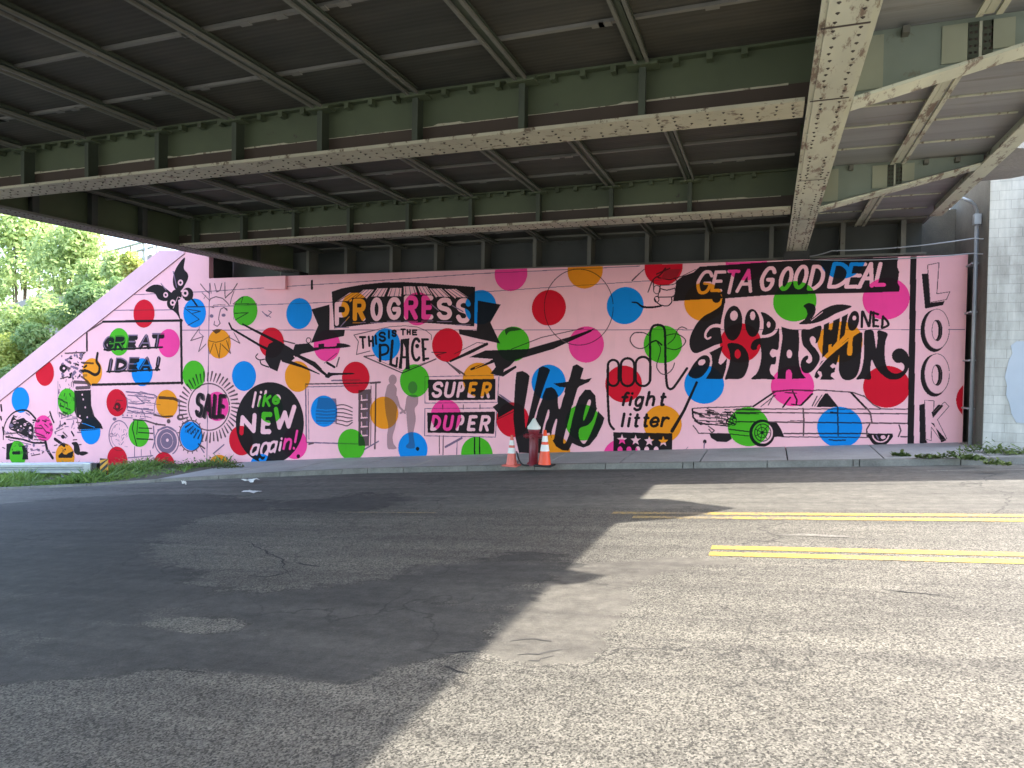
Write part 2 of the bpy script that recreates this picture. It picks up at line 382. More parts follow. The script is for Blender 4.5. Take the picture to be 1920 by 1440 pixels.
# curb and sidewalk
CH = .11
def ch(x): return .05+.06*min(1, max(0, (x+14.5)/4.5))
cb = MB()
xs = [x for x in cx if -48 <= x <= 40]
for a, b in zip(xs[:-1], xs[1:]):
    a += .008; b -= .008; ya, yb = curb_y(a), curb_y(b)
    q = [(a, ya, gz(a)-.05), (b, yb, gz(b)-.05), (b, yb+.02, gz(b)+ch(b)), (a, ya+.02, gz(a)+ch(a)), (b, yb+.17, gz(b)+ch(b)), (a, ya+.17, gz(a)+ch(a)), (b, yb+.17, gz(b)-.1), (a, ya+.17, gz(a)-.1)]
    cb.add(q, [(0, 1, 2, 3), (3, 2, 4, 5), (5, 4, 6, 7), (0, 3, 5, 7), (1, 6, 4, 2)])
o = cb.build('curb', m_curb); o['kind'] = 'structure'
sw = MB(); joints = MB()
SWX = [-13.6+i*1.55 for i in range(0, 16)]+[11, 20, 40]
for a, b in zip(SWX[:-1], SWX[1:]):
    d = .012
    sw.add([(a+d, curb_y(a)+.18, gz(a)+ch(a)+.002), (b-d, curb_y(b)+.18, gz(b)+ch(b)+.002), (b-d, 15.6, gz(b)+ch(b)+.05), (a+d, 15.6, gz(a)+ch(a)+.05),
            (a+d, curb_y(a)+.18, gz(a)+ch(a)-.06), (b-d, curb_y(b)+.18, gz(b)+ch(b)-.06), (b-d, 15.6, gz(b)+ch(b)-.06), (a+d, 15.6, gz(a)+ch(a)-.06)],
           [(0, 1, 2, 3), (0, 4, 5, 1), (1, 5, 6, 2), (3, 2, 6, 7), (0, 3, 7, 4)])
o = sw.build('sidewalk', m_walk); o['kind'] = 'structure'
vx = [-48, -40, -34, -28, -24, -22, -20, -18, -16, -14.5, -13.6]
vb = MB()
for a, b in zip(vx[:-1], vx[1:]):
    n = 4
    for j in range(n):
        t0, t1 = j/n, (j+1)/n
        Y = lambda x, t: (curb_y(x)+.17)*(1-t)+15.6*t
        vb.add([(a, Y(a, t0), gz(a)+ch(a)-.01+.06*t0), (b, Y(b, t0), gz(b)+ch(b)-.01+.06*t0), (b, Y(b, t1), gz(b)+ch(b)-.01+.06*t1), (a, Y(a, t1), gz(a)+ch(a)-.01+.06*t1)], [(0, 1, 2, 3)])
verge = vb.build('verge_ground', m_dirt); verge['kind'] = 'structure'

def jag(pts, amp, n=6, seed=1):
    r = random.Random(seed); out = []
    for i in range(len(pts)):
        a = Vector(pts[i]); b = Vector(pts[(i+1) % len(pts)]); d = b-a
        nn = max(1, min(40, int(d.length/.12)))
        nv = Vector((-d.y, d.x)).normalized() if d.length > 0 else Vector((0, 0))
        for k in range(nn):
            off = 0 if k == 0 else r.gauss(0, amp)
            out.append(tuple(a+d*(k/nn)+nv*off))
    return out
def patch(name, px, mat, lift, amp=.025, seed=1, raw=None):
    pts = raw or [tuple(on_road(x, y)[:2]) for x, y in px]
    pts = [(x, min(y, curb_y(x)-.02)) for x, y in pts]
    pts = jag(pts, amp, seed=seed)
    from mathutils.geometry import tessellate_polygon
    tri = tessellate_polygon([[Vector((x, y, 0)) for x, y in pts]])
    me = bpy.data.meshes.new(name); me.from_pydata([(x, y, gz(x)+lift) for x, y in pts], [], [tuple(t) for t in tri]); me.update()
    bm = bmesh.new(); bm.from_mesh(me)
    for f in bm.faces:
        if f.normal.z < 0: f.normal_flip()
    bm.to_mesh(me); bm.free()
    return link(name, me, road, [mat])
for i, (pl, wd) in enumerate([([(1630, 1103), (1680, 1108), (1750, 1115), (1790, 1121)], .018), ([(0, 1012), (40, 1010), (80, 1014)], .05), ([(550, 1055), (600, 1062), (640, 1060)], .05),
                              ([(440, 1012), (470, 1018), (530, 1050), (545, 1082)], .035), ([(560, 1068), (500, 1082), (470, 1080)], .05), ([(840, 1222), (870, 1219), (900, 1224)], .035), ([(835, 1245), (850, 1258), (880, 1264)], .03),
                              ([(330, 1248), (345, 1258), (400, 1264)], .02), ([(690, 905), (760, 907), (1000, 918)], .04), ([(960, 1203), (1000, 1198), (1035, 1203)], .035), ([(975, 1228), (1010, 1224), (1055, 1218)], .035), ([(995, 1240), (1020, 1236), (1040, 1230)], .03)]):
    P = [Vector(on_road(*p)[:2]) for p in pl]; r = random.Random(i); mid = []
    for a, b in zip(P[:-1], P[1:]):
        n = max(2, int((b-a).length/.08))
        mid += [a+(b-a)*(k/n)+Vector((r.gauss(0, .015), r.gauss(0, .015))) for k in range(n)]
    mid.append(P[-1]); L = []; R_ = []
    for k, p in enumerate(mid):
        d = (mid[min(k+1, len(mid)-1)]-mid[max(k-1, 0)]).normalized(); nv = Vector((-d.y, d.x))*wd*.5*(.3+r.random()*.7)*(1-.7*abs(2*k/(len(mid)-1)-1))
        L.append(p+nv); R_.append(p-nv)
    b = MB()
    for k in range(len(mid)-1):
        q = [L[k], L[k+1], R_[k+1], R_[k]]; b.add([(p.x, p.y, gz(p.x)+.003) for p in q], [(0, 1, 2, 3)])
    b.build('tar_crack', m_crack if i < 8 else m_scuff, road)
# double yellow lines (each pair ends where the old markings wear away)
def stripe(name, x0, x1, y, wd, mat, lift=.004):
    b = MB(); n = max(1, int((x1-x0)/.5))
    for k in range(n):
        a = x0+(x1-x0)*k/n; c = x0+(x1-x0)*(k+1)/n
        b.add([(a, y-wd/2, gz(a)+lift), (c, y-wd/2, gz(c)+lift), (c, y+wd/2, gz(c)+lift), (a, y+wd/2, gz(a)+lift)], [(0, 1, 2, 3)])
    return b.build(name, mat, road)
YA = on_road(1330, 967)[1]; YB = on_road(1600, 1039)[1]
for y, x0 in ((YA+.13, on_road(1145, 965)[0]), (YA-.13, on_road(1185, 971)[0])):
    stripe('yellow_line', x0, x0+1.2, y, .15, m_yellow_old); stripe('yellow_line', x0+1.2, 25, y, .15, m_yellow)
for y in (YB+.13, YB-.13): stripe('yellow_line', on_road(1330, 1038)[0], 25, y, .155, m_yellow)
stripe('yellow_line', on_road(630, 961)[0], on_road(820, 961)[0], YA+.05, .05, m_yellow_old)
stripe('white_line', on_road(1760, 897)[0], 22, 12.62, .10, m_whiteline)
patch('white_scuff', [(1448, 1003), (1500, 1001), (1540, 1002.5), (1600, 1006), (1590, 1008), (1530, 1006), (1470, 1005)], m_whiteline, .004, .02, 11)

# ------------------------------------------------------------ the abutment wall (thing) and its mural (parts)
wall = empty('mural_wall', (0, 0, 0))
tag(wall, 'pink concrete abutment wall painted with a polka dot and lettering mural under the bridge', 'mural wall')
W_ = lambda *p: [tuple(q) for q in on_wall(p)[0]]
nx_ = on_wall([(392, 480)])[0][0][0]
cop_out = W_((-60, 760), (0, 712), (300, 470)); cop_in = W_((346, 474), (0, 752), (-60, 800))
TOPZ = 2.39
outline = [(3.51, -3.6), (3.51, 2.33), (nx_, 2.43), (nx_, 3.18), (cop_out[2][0], cop_out[2][1]), cop_out[1], cop_out[0], (cop_out[0][0], -4.6)]
b = MB(); b.prism(outline, 'y', WALL_Y, WALL_Y+.9); b.build('wall_body', m_wall, wall)
b = MB(); b.prism([cop_out[0], cop_out[1], cop_out[2], (cop_in[0][0]+.02, 3.25), (cop_in[0][0]+.02, 3.17), cop_in[1], cop_in[2]], 'y', WALL_Y-.03, WALL_Y+.95)
b.build('coping', m_coping, wall)
b = MB(); b.box(-12.95, -12.25, WALL_Y-.10, WALL_Y-.004, 2.05, 2.41); b.build('bearing_corbel', m_wall, wall, bevel=.01)

# --- mural canvas: cells on the wall face, x to the right, z up
RES = .0075; U0, U1, V0, V1 = -25.2, 3.5, -3.4, 3.25
NU, NV = int((U1-U0)/RES), int((V1-V0)/RES)
INK = np.zeros((NV, NU), np.uint8); OWN = np.zeros((NV, NU), np.uint8); DOT = np.zeros((NV, NU), np.uint8)
def box_of(P, pad=0.0):
    i0 = max(0, int((P[:, 0].min()-pad-U0)/RES)); i1 = min(NU, int((P[:, 0].max()+pad-U0)/RES)+2)
    j0 = max(0, int((P[:, 1].min()-pad-V0)/RES)); j1 = min(NV, int((P[:, 1].max()+pad-V0)/RES)+2)
    return i0, i1, j0, j1
def grid(i0, i1, j0, j1):
    return (U0+(np.arange(i0, i1)+.5)*RES)[None, :], (V0+(np.arange(j0, j1)+.5)*RES)[:, None]
def poly_mask(P):
    i0, i1, j0, j1 = box_of(P)
    if i1 <= i0 or j1 <= j0: return None
    X, Y = grid(i0, i1, j0, j1); m = np.zeros((j1-j0, i1-i0), bool)
    for k in range(len(P)):
        x1, y1 = P[k]; x2, y2 = P[(k+1) % len(P)]
        if y1 == y2: continue
        c = (Y > min(y1, y2)) & (Y <= max(y1, y2))
        m ^= c & (X < x1+(Y-y1)*(x2-x1)/(y2-y1))
    return (i0, i1, j0, j1), m
def smooth(p, closed=True, n=6):
    p = np.asarray(p, float); N = len(p); out = []
    for i in range(N if closed else N-1):
        if closed: a, b_, c, d = p[(i-1) % N], p[i], p[(i+1) % N], p[(i+2) % N]
        else: a, b_, c, d = p[max(i-1, 0)], p[i], p[i+1], p[min(i+2, N-1)]
        for k in range(n):
            t = k/n; out.append(.5*((2*b_)+(-a+c)*t+(2*a-5*b_+4*c-d)*t*t+(-a+3*b_-3*c+d)*t**3))
    if not closed: out.append(p[-1])
    return np.array(out)
def ell(cx, cy, rx, ry, rot=0, n=40, a0=0, a1=360):
    r = math.radians(rot); out = []
    for k in range(n+(a1-a0 < 360)):
        t = math.radians(a0+(a1-a0)*k/n); x = rx*math.cos(t); y = ry*math.sin(t)
        out.append((cx+x*math.cos(r)-y*math.sin(r), cy+x*math.sin(r)+y*math.cos(r)))
    return out
def cut(m, keep):  # drop points
    return m
MOT = [None]
class Motif:
    """one painted motif of the mural; points are given in photo pixels as o + p / s"""
    def __init__(s, name, label, o=(0, 0), sc=1.0):
        MOT.append(s); s.id = len(MOT)-1; s.name = name; s.label = label; s.at(o, sc)
    def at(s, o, sc): s.o = np.array(o, float); s.sc = sc; return s
    def px(s, p): return s.o+np.asarray(p, float).reshape(-1, 2)/s.sc
    def put(s, bm, lv):
        if bm is None: return
        (i0, i1, j0, j1), m = bm
        if lv == 0:
            m = m & (OWN[j0:j1, i0:i1] == s.id); INK[j0:j1, i0:i1][m] = 0; OWN[j0:j1, i0:i1][m] = 0
        else:
            INK[j0:j1, i0:i1][m] = lv; OWN[j0:j1, i0:i1][m] = s.id
    def K(s, p, lv=3, sm=False, n=6):
        if sm: p = smooth(p, True, n)
        s.put(poly_mask(on_wall(s.px(p))[0]), lv); return s
    def E(s, p, sm=False): return s.K(p, 0, sm)
    def KS(s, p, lv=3): return s.K(p, lv, True)
    def ES(s, p): return s.K(p, 0, True)
    def L(s, p, wd, lv=3, sm=False, closed=False):
        p = list(p)
        if closed and not sm: p = p+[p[0]]
        if sm: p = smooth(p, closed, 6); p = np.vstack([p, p[:1]]) if closed else p
        q = s.px(p); P, t = on_wall(q); ws = wd if isinstance(wd, (list, tuple)) else None
        r = (np.full(len(P), wd, float) if ws is None else np.interp(np.linspace(0, 1, len(P)), np.linspace(0, 1, len(ws)), ws))/s.sc*t/FPX*.5
        i0, i1, j0, j1 = box_of(P, r.max()); 
        if i1 <= i0 or j1 <= j0: return s
        m = np.zeros((j1-j0, i1-i0), bool)
        for k in range(len(P)-1):
            a, c = P[k], P[k+1]; rr = max(r[k], r[k+1])
            bi0, bi1, bj0, bj1 = box_of(np.array([a, c]), rr); 
            if bi1 <= bi0 or bj1 <= bj0: continue
            X, Y = grid(bi0, bi1, bj0, bj1); d = c-a; L2 = max(d@d, 1e-12)
            tt = np.clip(((X-a[0])*d[0]+(Y-a[1])*d[1])/L2, 0, 1)
            dd = (X-a[0]-tt*d[0])**2+(Y-a[1]-tt*d[1])**2
            m[bj0-j0:bj1-j0, bi0-i0:bi1-i0] |= dd <= (r[k]+(r[k+1]-r[k])*tt)**2
        s.put(((i0, i1, j0, j1), m), lv); return s
    def word(s, txt, boxes, wd, lv=0, slant=0.0):
        for ch, bx in zip(txt, boxes):
            x0, y0, x1, y1 = bx[:4]; h = y1-y0; tl = bx[4] if len(bx) > 4 else 0
            for g in GLY[ch]:
                smf = g[0] == 's'; pts = g[1:] if smf else g
                q = [(x0+wd/2+gx*(x1-x0-wd)+slant*(1-gy)*h, y0+wd/2+gy*(h-wd)+tl*gx) for gx, gy in pts]
                s.L(q, wd, lv, smf)
        return s
O_ = ['s']+[(.5+.5*math.cos(t), .5+.5*math.sin(t)) for t in np.linspace(0, 2*math.pi, 17)]
GLY = {'A': [[(0, 1), (.5, 0), (1, 1)], [(.2, .66), (.8, .66)]], 'O': [O_], 'D': [['s', (0, 0), (.5, .03), (.95, .3), (.95, .7), (.5, .97), (0, 1)], [(0, 0), (0, 1)]],
       'C': [['s', (1, .2), (.75, .02), (.3, .05), (0, .4), (0, .65), (.3, .97), (.75, .98), (1, .8)]],
       'G': [['s', (1, .2), (.75, .02), (.3, .05), (0, .4), (0, .65), (.3, .97), (.75, .98), (1, .78), (1, .55)], [(1, .55), (.55, .55)]],
       'E': [[(1, 0), (0, 0), (0, 1), (1, 1)], [(0, .5), (.8, .5)]], 'F': [[(1, 0), (0, 0), (0, 1)], [(0, .5), (.8, .5)]],
       'H': [[(0, 0), (0, 1)], [(1, 0), (1, 1)], [(0, .5), (1, .5)]], 'I': [[(.5, 0), (.5, 1)]], 'L': [[(0, 0), (0, 1), (1, 1)]],
       'N': [[(0, 1), (0, 0), (1, 1), (1, 0)]], 'P': [[(0, 1), (0, 0)], ['s', (0, 0), (.7, 0), (1, .15), (1, .4), (.7, .55), (0, .55)]],
       'R': [[(0, 1), (0, 0)], ['s', (0, 0), (.7, 0), (1, .13), (1, .36), (.7, .5), (0, .5)], [(.5, .5), (1, 1)]],
       'S': [['s', (1, .18), (.8, .02), (.3, .02), (0, .2), (.15, .42), (.8, .56), (1, .78), (.75, .98), (.25, .98), (0, .82)]],
       'T': [[(0, 0), (1, 0)], [(.5, 0), (.5, 1)]], 'U': [['s', (0, 0), (0, .7), (.2, .97), (.8, .97), (1, .7), (1, 0)]],
       'W': [[(0, 0), (.25, 1), (.5, .25), (.75, 1), (1, 0)]], 'K': [[(0, 0), (0, 1)], [(1, 0), (0, .55)], [(.3, .42), (1, 1)]],
       '!': [[(.5, 0), (.5, .62)], [(.5, 1), (.5, .99)]],
       'l': [[(.5, 0), (.5, 1)]], 'i': [[(.5, .36), (.5, 1)], [(.5, .04), (.5, .05)]], 'k': [[(0, 0), (0, 1)], [(.9, .35), (0, .7)], [(.35, .58), (1, 1)]],
       'e': [['s', (.05, .52), (.95, .45), (.8, .08), (.4, 0), (.05, .3), (0, .65), (.3, .98), (.7, .98), (.95, .8)]],
       'a': [['s', (1, .25), (.7, 0), (.2, .1), (0, .5), (.1, .9), (.45, 1), (.9, .7)], [(1, 0), (.95, 1)]],
       'g': [['s', (1, .2), (.7, 0), (.2, .05), (0, .35), (.2, .62), (.6, .65), (1, .4)], ['s', (1, 0), (.98, .6), (.85, .93), (.4, 1), (.05, .9)]],
       'n': [[(0, 0), (0, 1)], ['s', (0, .4), (.35, .05), (.8, .05), (1, .35), (1, 1)]], 'h': [[(0, 0), (0, 1)], ['s', (0, .6), (.35, .36), (.8, .36), (1, .6), (1, 1)]],
       'f': [['s', (1, .02), (.7, .0), (.45, .2), (.4, 1)], [(0, .35), (.9, .35)]], 't': [['s', (.4, 0), (.4, .85), (.6, 1), (.95, .97)], [(0, .28), (1, .28)]],
       'r': [[(0, 0), (0, 1)], ['s', (0, .45), (.3, .1), (.7, 0), (1, .08)]]}

DOTS = [(270,588,1),(365,587,2),(460,583,3),(561,588,2),(223,641,3),(316.5,643.5,5),(411,644.6,4),(509,642.5,1),(613,648,5),(84,699,1),(173,697,4),(266.5,698,2),(363.5,703,3),(457.5,705,2),
        (558,706,4),(667,708,1),(38.5,750,2),(126.5,753,3),(218.7,755,1),(313,757.5,4),(407,762,5),(82,803,5),(170,808,2),(260.5,812,3),(358.5,817.5,2),(33,850,3),(122,856,4),(220,863,1),(308,874,1),(412,880,4),
        (452,826,1),(507,765,3),(552,832,5),(491,879,2),(607.5,771,2),(659,834,3),(720,774,4),(777.5,714,3),(774,841,2),(723.5,646,2),(838.6,647,1),(665,578,4),(783,579,5),(901,576,2),(962,645,3),(958,513,5),
        (1029,577,1),(1097,507,4),(1172,573,2),(1099,646,5),(1028.5,717,2),(1169,720,1),(1242.5,645.6,3),(1244,500,1),(897,712,4),(836,780,5),(961,787,1),(894,851,3),(1093,792,3),(1037,848,4),(1165,858,5),
        (1242,795,4),(1320,721,2),(1403,800,3),(1485.5,724,5),(1574,801,2),(1662,725,1),(1661,560,5),(1490,565,3),(1320,566,4),(1388,643,1),(1575,641,4),(1399,489,5),(1580,484,2),(1818,750,1)]
for k, (px, py, c) in enumerate(DOTS):
    c0 = on_wall([(px, py)])[0][0]; R = .415
    if k == len(DOTS)-1: c0 = np.array([3.80, c0[1]])
    i0, i1, j0, j1 = box_of(np.array([c0]), R)
    if i1 <= i0: continue
    X, Y = grid(i0, i1, j0, j1); DOT[j0:j1, i0:i1][(X-c0[0])**2+(Y-c0[1])**2 < R*R] = k+1
# ---- motifs, left to right
m = Motif('painted_joint_line', 'thin dark formwork lines across the pink paint')
m.L([(0, 752), (348, 474)], 2.4, 2); m.L([(45, 703), (68, 684)], 4, 1); m.L([(79, 674), (102, 656)], 4, 1)
m.L([(340, 619), (1704, 618)], 1.3, 1); m.L([(1716, 618), (1815, 618)], 1.3, 1); m.L([(180, 582), (330, 581)], 1.5, 1); m.L([(215, 554), (380, 547), (650, 530), (900, 513), (1200, 499)], 1.3, 1); m.L([(345, 577), (640, 566), (940, 545), (1240, 525)], 1.2, 1)
m.L([(393, 532), (388, 868)], 1.6, 1)
m = Motif('painted_propeller', 'dark three bladed winged ornament with ringed eyes', (0, 380), 4.8)
m.KS([(1665,495),(1610,550),(1565,640),(1560,740),(1600,800),(1640,780),(1690,690),(1690,640),(1655,590)]); m.KS([(1310,795),(1375,742),(1450,745),(1530,800),(1570,840),(1500,885),(1430,870),(1390,815)])
m.K(ell(1690,825,50,60)); m.K(ell(1555,905,52,60)); m.K(ell(1590,830,48,50)); m.KS([(1520,930),(1600,900),(1610,980),(1625,1060),(1590,1000)]); m.L([(1690,830),(1740,880),(1775,930)],18)
for x, y, r in ((1625,720,24),(1492,830,22),(1668,815,28),(1555,900,24)): m.E(ell(x,y,r,r*1.15)); m.K(ell(x,y,r*.45,r*.5))
m.L([(1600,850),(1560,950)],7,0); m.L([(1610,850),(1660,870)],7,0); m.L([(1450,728),(1495,785)],9,1); m.L([(1560,620),(1590,760)],10,1)
m = Motif('painted_frame', 'black framed panel reading GREAT IDEA!', (160, 600), 9.6)
m.L([(30,235),(30,550)],40); m.L([(20,220),(335,28)],28,2); m.L([(320,30),(1740,10)],42); m.L([(1722,0),(1738,1140)],52); m.L([(130,1165),(1750,1130)],44)
L1 = [(310,285,520,540),(500,275,700,530),(740,262,920,515),(960,250,1180,505),(1170,235,1400,495)]
L2 = [(380,680,500,930),(520,675,750,925),(760,665,950,915),(970,655,1200,905),(1250,645,1340,900)]
for txt, bx in (('GREAT', L1), ('IDEA!', L2)):
    m.word(txt, [(x0-14,y0+8,x1+6,y1+24) for x0,y0,x1,y1 in bx], 92, 3, .12); m.word(txt, bx, 24, 1, .12)
m.L([(340,535),(1390,490)],34); m.L([(390,930),(1340,895)],30)
m = Motif('painted_boot', 'black and grey illustrated tall boot', (90, 640), 8)
rr = random.Random(3)
for k in range(60):
    x = rr.uniform(200,560); y = rr.uniform(170,560); m.L([(x,y),(x+rr.uniform(-40,40),y+rr.uniform(-30,30))], rr.uniform(16,40), rr.choice([1,1,1,2,3]))
m.K(ell(230,405,58,58)); m.E(ell(240,405,18,18)); m.L([(260,180),(560,165)],22,2)
m.K([(395,740),(640,730),(640,950),(680,1100),(800,1240),(825,1310),(700,1330),(480,1345),(440,1300),(510,1180),(430,1130),(400,1050)]); m.L([(400,610),(600,620),(620,690),(430,700)],50,2)
m.L([(510,440),(600,450),(700,500),(760,470),(775,380),(730,300),(745,180)],[40,50,44],3,True); m.L([(520,320),(680,330)],30,2); m.L([(500,530),(600,600),(640,660)],26,2); m.L([(190,560),(300,530)],20,2); m.L([(150,600),(150,1090)],9,1)
for p in ((160,860),(180,960),(170,1070),(230,900),(200,1090),(270,1000),(230,1060)): m.L([p,(p[0]+60,p[1]+25)],26,2)
for p in ((515,800),(530,870),(560,990),(590,1140),(480,1120)): m.E(ell(*p,11,16))
m.L([(480,1220),(560,1240),(700,1290)],10,0); m.L([(450,1330),(800,1310)],8,0)
for k in range(40):
    x = rr.uniform(150,400); y = rr.uniform(560,1300); m.L([(x,y),(x+rr.uniform(-20,20),y+rr.uniform(10,70))], rr.uniform(8,20), rr.choice([1,1,2]))
m.L([(395,735),(430,1110),(470,1340)],14,2); m.L([(640,730),(645,960),(690,1110)],10,3)
m = Motif('painted_machine', 'black and white illustrated motor at the low end of the mural', (0, 720), 9.6)
m.L([(60,1000),(70,800),(130,640),(240,520),(380,470),(510,490),(640,620)],[20,24,30,40],3,True); m.KS([(240,580),(300,640),(420,610),(470,650),(600,760),(590,990),(500,960),(330,880),(170,800),(190,680)])
for x, y, r in ((265,680,34),(450,730,26),(545,790,22),(550,880,26),(380,760,16),(330,830,18)): m.E(ell(x,y,r,r))
for pl, wd, lv in (([(110,950),(420,1000),(610,1060),(830,1060)],34,3),([(100,900),(300,880),(420,960)],22,2),([(900,500),(930,600),(970,690)],34,3),([(990,990),(1160,1110)],58,3),([(1020,810),(1150,720)],26,1),([(1000,860),(1140,800)],14,2),([(820,1040),(850,1180),(950,1330)],60,3),
                   ([(620,790),(760,800)],26,2),([(620,870),(800,940)],24,2),([(610,930),(830,970)],20,2),([(620,1000),(800,1010)],22,2),([(740,740),(830,860),(900,880)],22,2),([(150,1000),(560,1090)],16,1),([(20,380),(30,480)],44,3),([(15,590),(25,640)],40,3),([(50,780),(70,900)],40,3),
                   ([(1290,860),(1330,930)],34,3),([(1140,870),(1210,940)],26,2),([(1040,920),(1200,960)],14,1),([(1100,620),(1300,560)],14,1),([(1200,640),(1380,620)],14,1),([(1380,690),(1470,700)],22,2),([(560,1200),(680,1180)],18,1),([(570,1290),(720,1260)],20,2)): m.L(pl,wd,lv)
m.KS([(1290,1060),(1390,1050),(1440,1180),(1420,1280),(1340,1230),(1330,1120)]); m.KS([(1400,1240),(1500,1210),(1590,1240),(1480,1290)]); m.K([(1050,1290),(1110,1230),(1180,1150),(1210,1250),(1330,1200),(1300,1330),(1060,1330)],3)
m.K([(120,1080),(240,1050),(200,1140),(170,1250),(180,1360),(110,1360)]); m.K([(390,1110),(490,1100),(510,1360),(400,1360),(420,1240)]); m.L([(240,1240),(360,1240)],60); m.K(ell(1180,1230,46,40),0)
for k in range(22):
    x = rr.uniform(150,1350); y = rr.uniform(640,1250); m.K(ell(x,y,rr.uniform(14,46),rr.uniform(12,36),rr.uniform(0,90),14),rr.choice([1,1,2,3]))
for k in range(70):
    x = rr.uniform(80,1480); y = rr.uniform(560,1280); m.L([(x,y),(x+rr.uniform(-70,70),y+rr.uniform(-40,40))],rr.uniform(8,26),rr.choice([1,1,2,3]))
for k in range(26): x = rr.uniform(170,580); y = rr.uniform(620,960); m.L([(x,y),(x+rr.uniform(-40,40),y+rr.uniform(-25,25))],12,rr.choice([1,1,0]))
m = Motif('painted_printing_press', 'faint grey line drawing of a wheeled machine', (190, 720), 9.6)
for pl, wd, lv in (([(450,140),(700,160),(950,195),(1000,230)],24,1),([(480,200),(720,225),(950,250)],18,1),([(490,340),(640,360),(780,345)],20,1),([(480,410),(690,445),(930,470)],24,1),([(480,480),(720,520),(980,540)],20,1),([(640,230),(760,330)],20,1),([(720,440),(780,560)],22,1),
                   ([(1050,245),(1300,260),(1410,310)],54,2),([(950,555),(1120,590),(1280,580)],34,2),([(1400,280),(1410,640)],26,1),([(1000,230),(960,380),(950,560)],14,1),([(580,640),(800,660),(1000,725),(1150,740)],30,2),([(380,600),(560,610)],18,1),([(480,1330),(930,1290)],18,1),([(600,1130),(600,1310)],20,1),([(720,1180),(720,1290)],14,1),([(880,1200),(900,1300)],16,1),
                   ([(590,650),(560,800),(600,960),(640,1110)],26,2),([(660,660),(640,900)],22,2),([(680,790),(910,800)],22,2),([(670,870),(930,890)],24,2),([(640,985),(930,1000)],26,2),([(940,760),(960,1040),(930,1150)],26,1),([(350,160),(460,260),(470,430)],26,1),([(220,440),(280,290),(380,300)],24,1),([(220,430),(300,490),(380,440)],20,2),([(1750,1080),(1860,1160)],30,2),([(1800,1160),(1850,1230)],24,1)): m.L(pl,wd,lv)
m.K(ell(295,400,56,70),2); m.K(ell(285,410,20,26),0); m.K(ell(1420,600,60,56),2); m.E(ell(1430,595,26,20)); m.K(ell(1212,670,34,40),2); m.K(ell(240,630,34,30),1); m.K(ell(990,720,30,22),2)
for k in range(6): m.K(ell(390+k*80,560+k*6,12,16),1)
m.L(ell(320,930,180,270,n=60,a0=70,a1=330),18,1); m.L(ell(320,930,140,210,n=60,a0=100,a1=260),8,1); m.L(ell(180,920,26,30),10,1)
m.L(ell(1180,1030,215,260,n=60,a0=120,a1=420),22,1); m.K(ell(1180,1030,180,220),1); m.L(ell(1180,1020,110,140),12,0); m.E(ell(1190,1010,26,30)); m.L([(1020,830),(1190,770),(1340,850)],30,1)
m.L(ell(1610,930,205,280,n=60),20,2)
for k in range(16):
    a = math.radians(-170+k*21); m.L([(1610+205*math.cos(a),930+280*math.sin(a)),(1610+235*math.cos(a),930+320*math.sin(a))],20,2)
for k in range(9): x=1520+k*30; m.L([(x,760+abs(k-4)*18),(x-10,900-abs(k-4)*8)],13,2)
for k in range(46):
    x = rr.uniform(430,1000); y = rr.uniform(130,620); m.L([(x,y),(x+rr.uniform(40,160),y+rr.uniform(0,40))],rr.uniform(5,14),1)
for k in range(30):
    a = rr.uniform(0,6.28); x = 330+170*rr.random()*math.cos(a); y = 930+260*rr.random()*math.sin(a); m.L([(x,y),(x+rr.uniform(-30,60),y+rr.uniform(-60,60))],rr.uniform(5,12),1)
m = Motif('painted_sun', 'thin lined sun with a calm face', (330, 500), 8)
for pl, wd in (([(500,520),(520,480),(600,450),(700,475),(760,530),(800,580)],14),([(560,580),(650,572),(740,575)],9),([(370,260),(440,350),(500,400)],14),([(390,390),(500,500)],10),([(450,430),(420,480)],9),([(510,250),(530,400)],11),([(580,255),(610,380),(660,360),(690,250)],13),([(735,240),(735,400),(740,470)],14),([(920,255),(840,380),(790,420),(740,470)],16),([(870,370),(830,480),(815,560)],11),
               ([(770,640),(720,610),(670,640),(650,720),(640,790),(665,850),(620,895),(570,870),(580,820)],13),([(520,600),(570,615)],13),([(720,610),(770,660)],14),([(490,1110),(600,1135),(700,1110),(810,1040)],11),([(560,1150),(510,1300)],13),([(590,1160),(650,1370),(670,1150)],14),([(690,1170),(820,1300),(760,1110)],15),([(490,1140),(500,1300)],9),([(340,940),(220,1110),(405,1050),(340,1275),(450,1160)],12),([(800,1060),(960,1150),(870,990)],13),
               ([(170,600),(430,600)],16),([(180,640),(370,670),(250,700)],14),([(140,630),(350,790),(180,880)],14),([(860,560),(1210,560)],17),([(880,700),(1085,690),(890,800)],15),([(880,540),(1010,450),(980,540)],13),([(870,580),(870,790)],8),([(800,1030),(790,1200)],8)): m.L(pl,wd,2)
m.K(ell(715,728,30,24),1); m.K(ell(535,740,28,26),1); m.K([(540,955),(610,935),(690,940),(650,985),(600,1010)],2); m.L([(350,900),(350,990),(420,1050)],10,1)
m = Motif('painted_starburst', 'starburst badge reading SALE', (320, 640), 4.8)
m.L(ell(345,590,185,210,n=60),11,2)
for k in range(46):
    a = 2*math.pi*k/46; m.L([(345+205*math.cos(a),590+235*math.sin(a)),(345+(262+10*(k%2))*math.cos(a+.04),590+(305+12*(k%2))*math.sin(a+.04))],[10,18],2)
m.word('SALE',[(225,468,305,690),(290,475,385,700),(375,480,440,705),(425,480,498,700)],36,2,.06); m.word('SALE',[(212,462,292,682),(280,468,372,692),(365,472,430,696),(415,474,488,690)],34,3,.06)
m.L([(385,1010),(480,930)],12,1)
m = Motif('painted_disc', 'black disc reading like NEW again!', (320, 640), 4.8)
m.K(ell(893,735,306,368,n=80))
